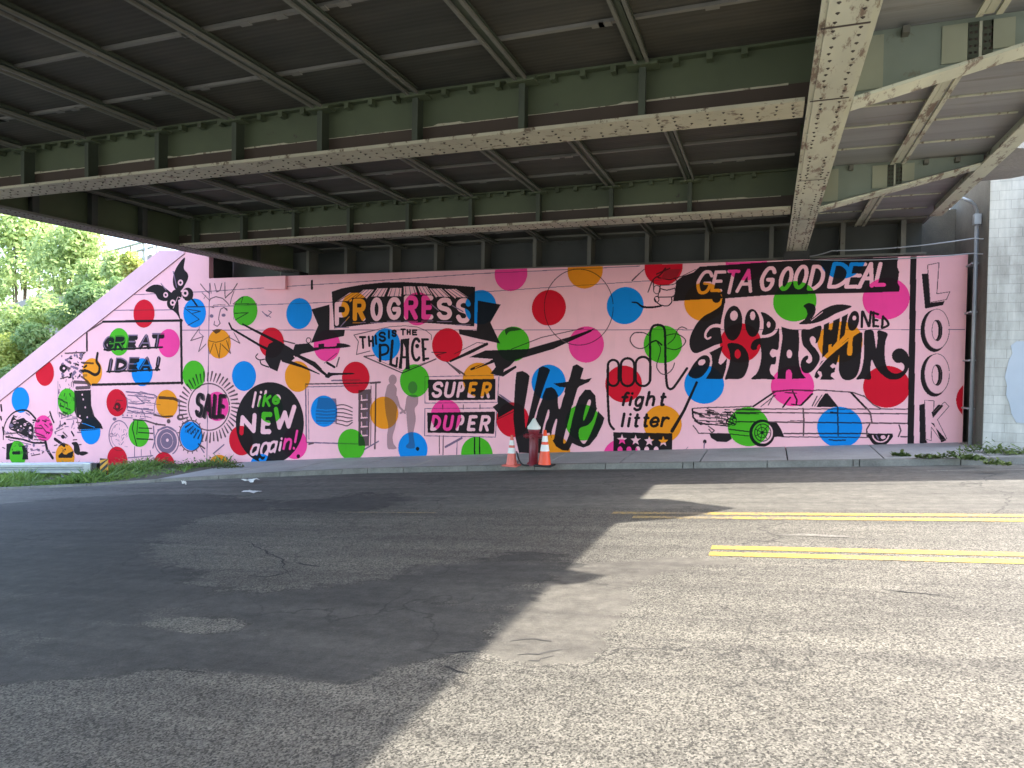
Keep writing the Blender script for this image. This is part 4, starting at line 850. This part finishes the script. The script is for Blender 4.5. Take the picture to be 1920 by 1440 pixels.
for side in (-1, 1):
    for y in [b_ for b_ in BEAMS]+[5.1, 9.6, 13.7]:
        if side == 1 and y in (5.1, 9.6, 13.7): continue
        s = MB(); x0, x1 = sorted((XP+side*.031, XP+side*.17)); s.box(x0, x1, y-.012+.16, y+.012+.16, ZB+.041, ZD-.004); s.build('stiffener', m_green, bridge)
s = MB(); s.box(XP-.25, XP+.25, 15.62, 16.1, 2.36, 2.55); s.build('bearing', m_dark, bridge)
g = MB(); g.box(XF-.03, XF+.03, YN, 15.75, ZB+.04, ZD-.003); g.build('girder_web', m_green, bridge)
f = MB(); f.box(XF-.25, XF+.25, YN, 15.9, ZB, ZB+.04); pts = []
y = YN
while y < 15.7:
    for ox in (-.2, -.1, .1, .2): pts.append((XF+ox, y, ZB-.001))
    y += .15
rivet_strip(f, pts, .02); f.build('bottom_flange', [m_strb, m_rivet], bridge)
for k in range(15):
    y = -1.64+k*1.13; s = MB(); s.box(XF+.031, XF+.2, y-.015, y+.015, ZB+.041, ZD-.004); s.box(XF+.18, XF+.21, y-.06, y+.06, ZB+.041, ZD-.004); s.build('stiffener', m_dkweb, bridge)
s = MB(); s.box(XF-.3, XF+.3, 15.66, 16.1, 2.42, 2.55); s.build('bearing', m_dark, bridge)
# floor beams between the girders
STR = [.02-1.3*k for k in range(1, 10)]
for bi, y in enumerate(BEAMS):
    fb = MB(); fb.box(XF+.032, XP-.032, y-.012, y+.012, ZB+.06, ZD-.003)
    web = fb.build('floor_beam', m_green, bridge)
    f = MB(); f.box(XF+.27, XP-.22, y-.225, y+.225, ZB+.012, ZB+.05, 0)
    pts = []; r = random.Random(bi)
    x = XF+.3
    while x < XP-.3:
        for oy in (-.15, -.05, .06, .16):
            if r.random() < .75: pts.append((x+r.uniform(-.01, .01), y+oy, ZB+.0115))
        x += .16
    rivet_strip(f, pts, .016, mi=1); f.build('bottom_flange', [m_cream, m_rivet], web)
    a = MB(); a.box(XF+.05, XP-.05, y-.034, y-.013, ZB+.055, ZB+.26); a.build('flange_angle', m_brown, web)
    r = random.Random(bi+5); x = XF+.3; top = []; lvl = .01
    while x < XP-.3:
        if r.random() < .12: lvl = r.choice([.002, .006, .014, .022])
        top.append((x, ZB+.256+lvl+r.uniform(-.003, .003))); x += .07
    a = MB(); n = len(top)
    a.add([(x, y-.040, ZB+.25) for x, z in top]+[(x, y-.040, z) for x, z in top], [(k, k+1, n+k+1, n+k) for k in range(n-1)]); a.build('angle_edge', m_cream, web)  # flaking rim, with light caught on the angle put into its cream colour
    a = MB(); a.box(XF+.05, XP-.05, y-.10, y-.013, ZD-.03, ZD-.004); a.build('top_angle', m_green, web)
    for x in STR:
        for dy in (-1, 1):
            s = MB(); y0, y1 = sorted((y+dy*.036, y+dy*.20)); s.box(x-.015, x+.015, y0, y1, ZB+.052, ZD-.10)
            y0, y1 = sorted((y+dy*.185, y+dy*.21)); s.box(x-.035, x+.035, y0, y1, ZB+.052, ZD-.10); s.build('stiffener', m_dkgreen, web)
        s = MB(); s.box(x-.16, x+.16, y-.27, y-.11, ZD-.13, ZD-.105); s.build('stringer_seat', m_green, web)
    if y > 5:
        for x in STR+[.02]:
            for q in (.32, .65, .98):
                s = MB(); s.box(x-q-.03, x-q+.03, y-.13, y-.035, ZD-.10, ZD-.035); s.build('clip', m_green, web)
# stringers under the deck
spans = [(-1.48, 2.6), (3.02, 7.06), (7.54, 11.58), (12.06, 16.2)]
for x in STR:
    for (ya, yb) in spans:
        s = MB(); s.box(x-.02, x+.02, ya, yb, ZD-.086, ZD-.003, 1)
        s.box(x-.075, x-.042, ya, yb, ZD-.115, ZD-.087); s.box(x+.042, x+.075, ya, yb, ZD-.115, ZD-.087); s.box(x-.075, x+.075, ya+.01, yb-.01, ZD-.06, ZD-.05, 1); s.build('stringer', [m_strb, m_dkgreen], bridge)
# right overhang: tapered brackets, stringer, edge beam
for y in BEAMS:
    p = MB(); p.prism([(XP+.032, ZB+.03), (2.84, ZB+.03+(2.84-XP)*.228), (2.84, ZD-.003), (XP+.032, ZD-.003)], 'y', y-.012, y+.012)
    br = p.build('tapered_bracket', m_bracket, bridge)
    p = MB(); p.prism([(XP+.2, ZB+.0), (2.84, ZB+(2.84-XP-.17)*.228), (2.84, ZB+.03+(2.84-XP-.17)*.228), (XP+.2, ZB+.03)], 'y', y-.15, y+.15); p.build('bracket_flange', m_pale, br)
    for x, hw, mt, rv in ((.80, .13, m_palegreen, 0), (.64, .03, m_bracket, 1), (1.50, .10, m_palegreen, 0), (1.645, .04, m_dkgreen, 2), (1.70, .012, m_pale, 0), (1.755, .04, m_dkgreen, 2), (1.87, .09, m_palegreen, 0)):
        p = MB(); zb = ZB+.06+(x+hw-XP-.17)*.228; p.box(x-hw, x+hw, y-.03, y-.0125, zb, ZD-.05); z = zb+.05
        while rv and z < ZD-.08:
            for ox in ((0,) if rv == 1 else (-.02, .02)): p.add([(x+ox-.012, y-.0305, z-.012), (x+ox+.012, y-.0305, z-.012), (x+ox+.012, y-.0305, z+.012), (x+ox-.012, y-.0305, z+.012), (x+ox, y-.042, z)], [(0, 1, 4), (1, 2, 4), (2, 3, 4), (3, 0, 4)], 1)
            z += .06
        p.build('splice_plate', [mt, m_rivet], br)
    for q in (1.1, 2.1, 2.5):
        s = MB(); s.box(q-.03, q+.03, y-.12, y-.02, ZD-.10, ZD-.035); s.build('clip', m_strb, br)
for (ya, yb) in spans:
    for x, wd in ((1.70, .10),):
        s = MB(); s.box(x-.035, x+.035, ya, yb, ZD-.10, ZD-.003); s.box(x-wd, x-.05, ya, yb, ZD-.12, ZD-.095); s.box(x+.05, x+wd, ya, yb, ZD-.12, ZD-.095); s.build('stringer', m_pale, bridge)
s = MB(); s.box(2.86, 2.98, YN, 15.2, ZD-.16, ZD-.003); s.box(2.78, 3.0, YN, 15.2, ZD-.19, ZD-.161); s.build('edge_beam', m_pale, bridge)
for poly in ([(3.002, 12.72), (3.4, 12.66), (4.25, 11.95), (3.7, 11.3), (3.002, 11.0)], [(3.002, 8.85), (3.38, 8.7), (3.25, 8.45), (3.002, 8.4)]):
    s = MB(); s.prism(poly, 'z', ZD-.18, ZD-.02); s.build('shadow_plate', m_conc, bridge)  # unidentified plates, added and shaped to cast the shadow bumps on the road
# end beam over the abutment with upright stiffeners
s = MB(); s.box(-15.0, 2.9, 16.5, 16.6, 2.44, ZD-.003); endb = s.build('end_beam', m_dkweb, bridge)
for x in (-12.9, -12.03, -10.8, -9.4, -8.1, -6.78, -5.42, -4.06, -2.7, -1.37, -.02, 1.38, 2.5):
    s = MB(); s.box(x-.045, x+.045, 16.06, 16.49, 2.5, ZD-.02); s.build('stiffener', m_strb, endb)
s = MB(); s.box(-13.9, 2.9, 15.98, 16.49, 2.44, 2.485); s.build('lower_angle', m_strb, endb)
s = MB(); s.box(-12, 2.9, 16.02, 16.49, ZD-.05, ZD-.005); s.build('upper_angle', m_strb, endb)
b = MB(); b.prism([(-15.6, -3), (3.608, -3), (3.608, ZD+.3), (-15.6, ZD+.3)], 'y', 17.0, 17.5); o = b.build('backwall', m_return, wall)  # darkened to paint the shade of the recess
b = MB(); b.box(-14.9, 3.5, 16.42, 17.0, 1.0, 2.36); b.build('bridge_seat', m_conc, wall)

b = MB(); b.box(nx_+.004, nx_+.03, WALL_Y+.16, WALL_Y+.9, 2.44, 3.17); b.build('recess_shade', m_dark, wall)  # dark panel painting the notch's shade over the wall return
# ------------------------------------------------------------ block wall on the right
bw = empty('block_wall'); tag(bw, 'pale grey concrete block wall standing right of the pink mural', 'block wall')
b = MB(); b.box(3.611, 3.619, 14.62, 17.5, -2, 3.8); b.build('shaded_return', m_return, bw)  # dark sheet: shade on this side face put into colour
b = MB(); b.box(3.62, 16, 14.6, 17.6, -3, 3.85); b.build('block_face', m_block, bw)
b = MB(); b.box(3.60, 16, 14.57, 17.63, 3.852, 3.97); b.build('wall_cap', m_conc, bw)
b = MB(); q = [(1895, 648), (1906, 640), (1990, 640), (1990, 800), (1905, 792), (1896, 775), (1886, 740), (1888, 690)]
pp = [on_y(x, y, 14.6) for x, y in q]; b.prism(jag([(p[0], p[2]) for p in pp], .022, seed=4), 'y', 14.594, 14.5985); b.build('blue_paint_patch', m_bluepatch, bw)
# conduit, cables
cd = empty('conduit_pipe'); tag(cd, 'grey metal conduit pipe bending up to the bridge at the end of the pink wall', 'pipe')
px_ = 3.535; yb_ = 15.05
b = MB(); b.tube([(px_, yb_, gz(px_)+.15), (px_, yb_, 2.85)], .035); b.build('upright_pipe', m_pipe, cd, True)
b = MB(); b.tube([(px_, yb_, 2.98), (px_-.01, yb_-.02, 3.05), (px_-.06, yb_-.08, 3.14), (px_-.16, yb_-.2, 3.2), (px_-.4, yb_-.5, 3.22)], .03); b.build('pipe_bend', m_pipe, cd, True)
b = MB(); b.box(px_-.06, px_+.06, yb_-.06, yb_+.06, 2.80, 3.0); b.build('junction_box', m_pipe, cd, bevel=.01)
for z in (-.6, .3, 1.2, 2.1): b = MB(); b.box(px_-.06, px_+.06, yb_+.03, yb_+.45, z-.015, z+.015); b.build('bracket', m_pipe, cd)
def cable(px, ys, rad, label):
    pts = []
    P = [on_y(x, y, yy) for (x, y), yy in zip(px, ys)]
    for a, c in zip(P[:-1], P[1:]):
        for k in range(8): t = k/8; pts.append(a+(c-a)*t+np.array([0, 0, -.05*4*t*(1-t)]))
    pts.append(P[-1]); b = MB(); b.tube(pts, rad, 6); o = b.build('cable', m_pipe, None, True); tag(o, label, 'cable'); return o
cable([(1490, 480), (1560, 470), (1826, 447), (1960, 436)], [15.9, 15.3, 14.98, 14.5], .012, 'upper thin cable strung past the conduit junction box to the block wall')
cable([(1520, 487), (1824, 475), (1960, 467)], [15.45, 14.98, 14.5], .010, 'lower thin cable along the top edge of the pink wall')

# ------------------------------------------------------------ street things
def at_walk(px, py):
    p = on_road(px, py, ch(on_road(px, py, CH)[0])+.01); return (p[0], p[1], gz(p[0])+ch(p[0])+.012)
def cone(loc, label, mo, sc=1.0):
    t = empty('traffic_cone', loc); tag(t, label, 'traffic cone', 'traffic cones by the hydrant post')
    H = .72*sc
    b = MB(); b.box(-.18*sc, .18*sc, -.18*sc, .18*sc, 0, .035); b.build('base', m_black if mo is m_orange else mo, t, bevel=.012)
    R = lambda z: .135*sc*(1-z/H)+.028*sc*(z/H)
    b = MB(); zs = [.036, .2*H, .40*H, .8*H, H]; b.lathe([(R(z), z) for z in zs]+[(0.001, H)], n=28); b.build('cone_body', mo, t, True)
    for z0, z1 in ((.42, .60), (.68, .84)):
        b = MB(); b.lathe([(R(z0*H)+.003, z0*H), (R(z1*H)+.003, z1*H)], n=28); b.build('reflective_band', m_white, t, True)
    return t
cone(at_walk(1021, 874), 'bright orange traffic cone right of the red hydrant post', m_orange)
cone(at_walk(959, 874), 'faded pale orange traffic cone left of the red hydrant post', m_palecone, .88)
h = empty('hydrant_post', at_walk(1000, 873)); tag(h, 'dark red hydrant post with a pointed white cap standing between two traffic cones', 'hydrant')
b = MB(); b.lathe([(.13, 0), (.13, .05), (.095, .07), (.09, .55), (.10, .66), (.118, .70), (.118, .735), (.10, .74)], n=28); b.build('barrel', m_hydrant, h, True)
b = MB(); b.lathe([(.132, .741), (.135, .785), (.10, .83), (.06, .89), (.03, .945), (.001, .965)], n=28); b.build('cap', m_cap, h, True)
for a in (200, 270, 20):
    d = Vector((math.cos(math.radians(a)), math.sin(math.radians(a)), 0)); b = MB(); c = d*.085; b.tube([c+Vector((0, 0, .6)), c+d*.09+Vector((0, 0, .6))], .05, 14); b.tube([c+d*.091+Vector((0, 0, .6)), c+d*.125+Vector((0, 0, .6))], .03, 6); b.build('outlet', m_hydrant, h)
p = at_walk(970.5, 872); b = MB(); b.tube([(p[0], p[1], p[2]), (p[0], p[1], p[2]+.22)], .028); b.tube([(p[0], p[1], p[2]+.221), (p[0], p[1], p[2]+.25)], .034); o = b.build('stub_pipe', m_galv, None, True); tag(o, 'short silver stub pipe between the left cone and the red hydrant post', 'pipe')
p0 = np.array(at_walk(968, 874)); p1 = np.array(at_walk(992, 875)); pts = []
for k in range(15):
    t = k/14; q = p0+(p1-p0)*t; pts.append((q[0], q[1]-.05*math.sin(math.pi*t), q[2]+.02+.28*(1-t)**3))
b = MB(); b.tube(pts, .016, 8); o = b.build('black_hose', m_black, None, True); tag(o, 'black hose curving down to the pavement at the foot of the red hydrant post', 'hose')
# guard rail
GR = [on_road(x, y, CH)[:2] for x, y in ((-420, 888), (-200, 890), (0, 892), (60, 893), (172, 893))]
gr = empty('guard_rail'); tag(gr, 'galvanised W beam guard rail at the left edge of the road below the mural', 'guard rail')
prof = [(-.02, .42), (.04, .46), (.04, .52), (-.01, .555), (-.01, .585), (.04, .62), (.04, .68), (-.02, .72)]
vs = []; fs = []
for x, y in GR:
    for d, z in prof: vs.append((x, y-d*1.6, gz(x)+.05+z-.30))
n = len(prof)
for i in range(len(GR)-1):
    for k in range(n-1): fs.append((i*n+k, (i+1)*n+k, (i+1)*n+k+1, i*n+k+1))
b = MB(); b.add(vs, fs); o = b.build('beam', m_galv, gr, False); sm_ = o.modifiers.new('thick', 'SOLIDIFY'); sm_.thickness = .006
for px in (-300, -150, -20, 56, 115, 160):
    p = on_road(px, 892, CH); b = MB(); b.box(p[0]-.05, p[0]+.05, p[1]+.03, p[1]+.17, gz(p[0])-.3, gz(p[0])+.41); b.build('post', m_galv, gr)
p = on_road(168, 893, CH); b = MB(); b.box(p[0]-.12, p[0]+.14, p[1]-.10, p[1]+.06, gz(p[0])-.02, gz(p[0])+.47); b.build('end_terminal', m_galv, gr, bevel=.03)
b = MB(); b.box(p[0]+.15, p[0]+.32, p[1]-.06, p[1]+.08, gz(p[0])-.1, gz(p[0])+.46); b.build('end_post', m_black, gr)
mk = empty('object_marker'); tag(mk, 'small yellow and black striped hazard marker at the end of the guard rail', 'hazard marker')
p = on_road(196, 893, CH); X, Y = p[0], p[1]-.02; Z0 = gz(X)+.0; Wd, Ht = .27, .56
b = MB(); b.box(X-Wd/2, X+Wd/2, Y, Y+.012, Z0, Z0+Ht); b.build('board', m_markyel, mk)
b = MB()
for k in range(-3, 9):
    z = Z0+k*.17; q = [(X-Wd/2, z), (X+Wd/2, z+.20), (X+Wd/2, z+.285), (X-Wd/2, z+.085)]
    if z < Z0 or z+.285 > Z0+Ht:
        q = [(x, min(max(zz, Z0), Z0+Ht)) for x, zz in q]
        if max(q[2][1], q[3][1])-min(q[0][1], q[1][1]) < .03 or abs(q[1][1]-q[2][1])+abs(q[0][1]-q[3][1]) < .02: continue
    b.add([(x, Y-.003, zz) for x, zz in q], [(0, 1, 2, 3)])
b.build('black_stripes', m_black, mk)
b = MB(); b.box(X-.03, X+.03, Y+.013, Y+.05, Z0-.2, Z0+.5); b.build('post', m_galv, mk)
# litter
for k, (x, y, s, lb) in enumerate([(470, 906, .28, 'crumpled white paper lying on the road by the kerb'), (472, 924, .26, 'flat white paper scrap on the road farther from the kerb'), (345, 910, .1, 'tiny white scrap on the kerb edge left of the crumpled paper')]):
    p = on_road(x, y); r = random.Random(k); b = MB(); n = 5; zz = [[r.uniform(.0, .09 if k != 1 else .02) for i in range(n)] for j in range(n)]
    vs = [(p[0]+(i/(n-1)-.5)*s*1.1+r.uniform(-.02, .02), p[1]+(j/(n-1)-.5)*s*.8+r.uniform(-.02, .02), gz(p[0])+.02+zz[i][j]) for j in range(n) for i in range(n)]
    b.add(vs, [(j*n+i, j*n+i+1, (j+1)*n+i+1, (j+1)*n+i) for j in range(n-1) for i in range(n-1)]); o = b.build('paper_scrap', m_paper, None); tag(o, lb, 'litter', 'paper litter on the road')

# ------------------------------------------------------------ vegetation
def leaves(n, clumps, size, rs, flat=.35):
    vs = []; fs = []
    tot = sum(c[3]**2 for c in clumps)
    for (cx_, cy_, cz_, r, fz) in [(*c[:3], c[3], c[4] if len(c) > 4 else .8) for c in clumps]:
        m = int(n*r*r/tot)
        d = rs.normal(size=(m, 3)); d /= np.linalg.norm(d, axis=1)[:, None]
        rad = r*(.45+.62*rs.random(m)**.5)*(1+.18*np.sin(d[:, 0]*5+cx_)*np.cos(d[:, 2]*6+cz_))
        c = np.array([cx_, cy_, cz_])+d*rad[:, None]*np.array([1, 1, fz])
        nrm = d+rs.normal(size=(m, 3))*.6+np.array([0, 0, .5]); nrm /= np.linalg.norm(nrm, axis=1)[:, None]
        t = np.cross(nrm, rs.normal(size=(m, 3))); t /= np.linalg.norm(t, axis=1)[:, None]; bt = np.cross(nrm, t)
        s = size*(.6+.8*rs.random(m))[:, None]
        for i in range(m):
            k = len(vs); a = t[i]*s[i]; q = bt[i]*s[i]*.45
            vs += [c[i]-a, c[i]+q-a*.1, c[i]+a, c[i]-q-a*.1]; fs.append((k, k+1, k+2, k+3))
    return vs, fs
def ground_behind(x, y):
    base = 3.3-.575*max(0, -16.9-x) if x < -16.9 else 3.3
    return max(gz(max(x, -48))-.1, base-.35)
def embank(x, y):
    g = ground_behind(x, y); return g+.12*math.sin(x*1.3+y*.7)+.1*math.sin(y*1.1)-(0 if y > 16.5 else .1)+max(0, (y-22)*.07)
sheet('embankment', [-80+i*1.5 for i in range(0, 44)], [16.4, 17, 18, 19.5, 21, 23, 26, 30, 36, 45, 60, 90], lambda x, y: embank(max(x, -60), y), simple('embankment_soil', (.07, .075, .03), .95, .4, 2, bump=.4, bscale=20))
def plant(name, label, cat, base, clumps, n, size, mat, trunk=.08, limbs=5, seed=1, group=None):
    rs = np.random.default_rng(seed); r = random.Random(seed)
    t = empty(name, base); tag(t, label, cat, group)
    b = MB(); top = max(c[2] for c in clumps); cx0 = sum(c[0] for c in clumps)/len(clumps); cy0 = sum(c[1] for c in clumps)/len(clumps)
    b.tube([(0, 0, -.3), (cx0*.2, cy0*.2, top*.35), (cx0*.7, cy0*.7, top*.75)], [trunk, trunk*.75, trunk*.35], 8)
    for c in clumps[:limbs]: b.tube([(cx0*.2, cy0*.2, top*.3), (c[0]*.6, c[1]*.6, (top*.3+c[2])*.5), (c[0], c[1], c[2])], [trunk*.5, trunk*.35, trunk*.12], 6)
    b.build('trunk', m_bark, t, True)
    vs, fs = leaves(n, clumps, size, rs); me = bpy.data.meshes.new('crown'); me.from_pydata([tuple(map(float, v)) for v in vs], [], fs); link('crown', me, t, [mat]); return t
def clumpset(r, n, seed, zc, fz=.8, spread=1.0):
    q = random.Random(seed); out = []
    for k in range(n):
        a = q.uniform(0, 6.28); d = q.uniform(.15, .75)*r*spread; out.append((d*math.cos(a), d*math.sin(a)*.7, zc+q.uniform(-.55, .6)*r*fz, r*q.uniform(.38, .62), fz))
    return out
def px_plant(name, label, cat, px, py, y, rad, n, size, mat, seed, fz=.8, group=None, nc=7):
    c = on_y(px, py, y); g = embank(max(c[0], -60), y) if y > 16 else gz(c[0]); h = max(.3, c[2]-g)
    return plant(name, label, cat, (c[0], y, g), clumpset(rad, nc, seed, h, fz), n, size, mat, .05+.03*rad, nc, seed, group)
T = 'trees beyond the sloping wing wall'
px_plant('leafy_tree', 'tall pale green leafy tree at the far left under the bridge edge', 'tree', 40, 470, 27, 2.6, 5200, .16, m_leafA, 21, .9, T, 11)
px_plant('leafy_tree', 'bright green tree with drooping leaves beside the grey barrier wall', 'tree', 140, 490, 23.5, 1.75, 4200, .13, m_leafA, 22, 1.0, T, 9)
px_plant('leafy_tree', 'dark green tree low behind the tall pale tree at the far left', 'tree', -40, 560, 30, 3.0, 3800, .18, m_leafB, 23, .9, T, 10)
G = 'shrubs along the sloping wing wall'
SH = [(18, 668, 17.6, .95, m_leafC, 'yellow green shrub low by the wing wall at the photo edge'), (75, 640, 17.8, .9, m_leafB, 'dark shrub above the lowest part of the wing wall coping'), (40, 610, 19.5, 1.25, m_leafA, 'light green bushy shrub behind the low yellow green one'), (105, 585, 19, 1.1, m_leafA, 'light green shrub in the middle of the slope'),
      (150, 575, 17.8, .95, m_leafB, 'deep green shrub close above the middle of the coping'), (195, 545, 18, .85, m_leafB, 'deep green shrub high on the coping, right of the middle'), (215, 500, 19, .7, m_leafA, 'pale thin shrub below the far barrier rail'), (252, 497, 17.4, .5, m_leafC, 'small yellow shrub near the top of the wing wall'), (20, 712, 16.9, .7, m_leafB, 'dark shrub at the very foot of the wing wall coping'), (-50, 640, 18, 1.4, m_leafA, 'green shrub at the extreme left of the slope'), (120, 640, 17.0, .5, m_leafC, 'small yellowish shrub touching the coping'), (172, 515, 20, .7, m_leafA, 'light shrub in front of the grey barrier wall')]
for i, (x, y, yy, rad, mt, lb) in enumerate(SH): px_plant('leafy_shrub', lb, 'shrub', x, y, yy, rad, int(2600*max(.5, rad)), .085, mt, 40+i, .85, G, 7)
# far barrier wall and rail on the embankment
bwl = empty('barrier_wall'); tag(bwl, 'grey concrete barrier wall climbing the far side of the slope', 'barrier wall')
A = on_y(-60, 610, 25); B = on_y(285, 476, 25); b = MB(); b.prism([(A[0], A[2]-3), (B[0], B[2]-2.5), (B[0], B[2]), (A[0], A[2]+.3)], 'y', 25, 25.3); b.build('barrier_face', m_conc, bwl)
fr = empty('far_guard_rail'); tag(fr, 'far guard rail with posts on top of the slope', 'guard rail')
A = on_y(150, 500, 24.8); B = on_y(290, 462, 24.8)
for dz in (0, .35): b = MB(); b.tube([(A[0], 24.8, A[2]+dz), (B[0], 24.8, B[2]+dz)], .06, 6); b.build('rail', m_galv, fr)
for k in range(7): t = k/6; x = A[0]+(B[0]-A[0])*t; z = A[2]+(B[2]-A[2])*t; b = MB(); b.box(x-.06, x+.06, 24.88, 25.0, z-.8, z+.45); b.build('post', m_galv, fr)
c = on_y(273, 500, 24); lp = empty('light_pole'); tag(lp, 'thin grey pole beside the far guard rail', 'pole'); b = MB(); b.tube([(c[0], 24, c[2]-2), (c[0], 24, c[2]+3)], .06, 8); b.build('shaft', m_pipe, lp, True)

# grass verge by the guard rail (nobody could count it), and weeds along the walls
vs = []; fs = []
for k in range(15000):
    x = rng.uniform(-27, -13.9); yc = curb_y(x)+.2; y = yc+(15.3-yc)*rng.random()**1.15
    if rng.random() < (x+15.2-.35*(y-13))/1.0: continue
    if math.sin(x*1.7)*math.cos(y*2.1+x) < -.75: continue
    h = rng.uniform(.06, .23)*(1.0+.6*math.sin(x*2.3+y)); a = rng.uniform(0, 6.28); wd = rng.uniform(.012, .03); z = gz(x)+ch(x)-.02
    dx, dy = math.cos(a)*wd, math.sin(a)*wd; lx, ly = rng.normal()*.09, rng.normal()*.09; n = len(vs)
    vs += [(x-dx, y-dy, z), (x+dx, y+dy, z), (x+lx+dx*.7, y+ly+dy*.7, z+h*.6), (x+lx*2, y+ly*2, z+h)]; fs.append((n, n+1, n+2, n+3))
me = bpy.data.meshes.new('grass'); me.from_pydata(vs, [], fs); o = link('grass', me, None, [m_grass]); tag(o, 'green roadside grass and weeds below the guard rail', 'grass', None, 'stuff')
WD = [(232, 872, .45, 'tall weed clump at the wall foot right of the striped marker'), (268, 873, .42, 'weed clump under the printing press drawing'), (310, 872, .5, 'brownish weed clump in front of the red dot at the wall foot'), (352, 872, .42, 'weed clump right of the brownish one at the wall foot'), (405, 872, .5, 'largest weed clump at the wall foot near the orange dot'), (432, 872, .3, 'small weed clump left of the black disc'),
      (1690, 849, .10, 'thin low weeds on the pavement under the car drawing'), (1740, 853, .13, 'weed tuft in the pavement crack below the letter K'), (1790, 853, .18, 'bushier weed tuft below the end of the pink wall'), (1830, 857, .14, 'low weeds near the foot of the conduit'), (1850, 843, .28, 'green weeds at the corner of the block wall'), (1895, 846, .24, 'weeds along the foot of the block wall at the photo edge'), (1870, 866, .12, 'sparse weeds at the kerb below the block wall')]
for i, (x, y, h, lb) in enumerate(WD):
    p = at_walk(x, y+6); pz = p[2]; r = random.Random(i+70); vs = []; fs = []; yy = min(p[1], 15.3 if p[0] < 3.5 else 14.45); X0 = p[0] if yy == p[1] else (on_y(x, y, yy)[0])
    pz = gz(X0)+ch(X0)
    for k in range(int(90+300*h)):
        a = r.uniform(0, 6.28); d = r.random()**.7*h*1.1; bx, by = X0+d*math.cos(a)*1.5, yy+d*math.sin(a)*.5; hh = h*r.uniform(.2, 1.0)*(1-d/(h*1.6)); zz = pz+hh*r.random(); s = r.uniform(.025, .06); n = len(vs); c, sn = math.cos(a*3), math.sin(a*3)
        vs += [(bx-c*s, by-sn*s, zz), (bx+sn*s*.4, by-c*s*.4, zz+s*.6), (bx+c*s, by+sn*s, zz+s), (bx-sn*s*.4, by+c*s*.4, zz+s*.4)]; fs.append((n, n+1, n+2, n+3))
    me = bpy.data.meshes.new('weed_clump'); me.from_pydata(vs, [], fs); o = link('weed_clump', me, None, [m_weed]); tag(o, lb, 'weeds', 'weeds along the walls and pavement')
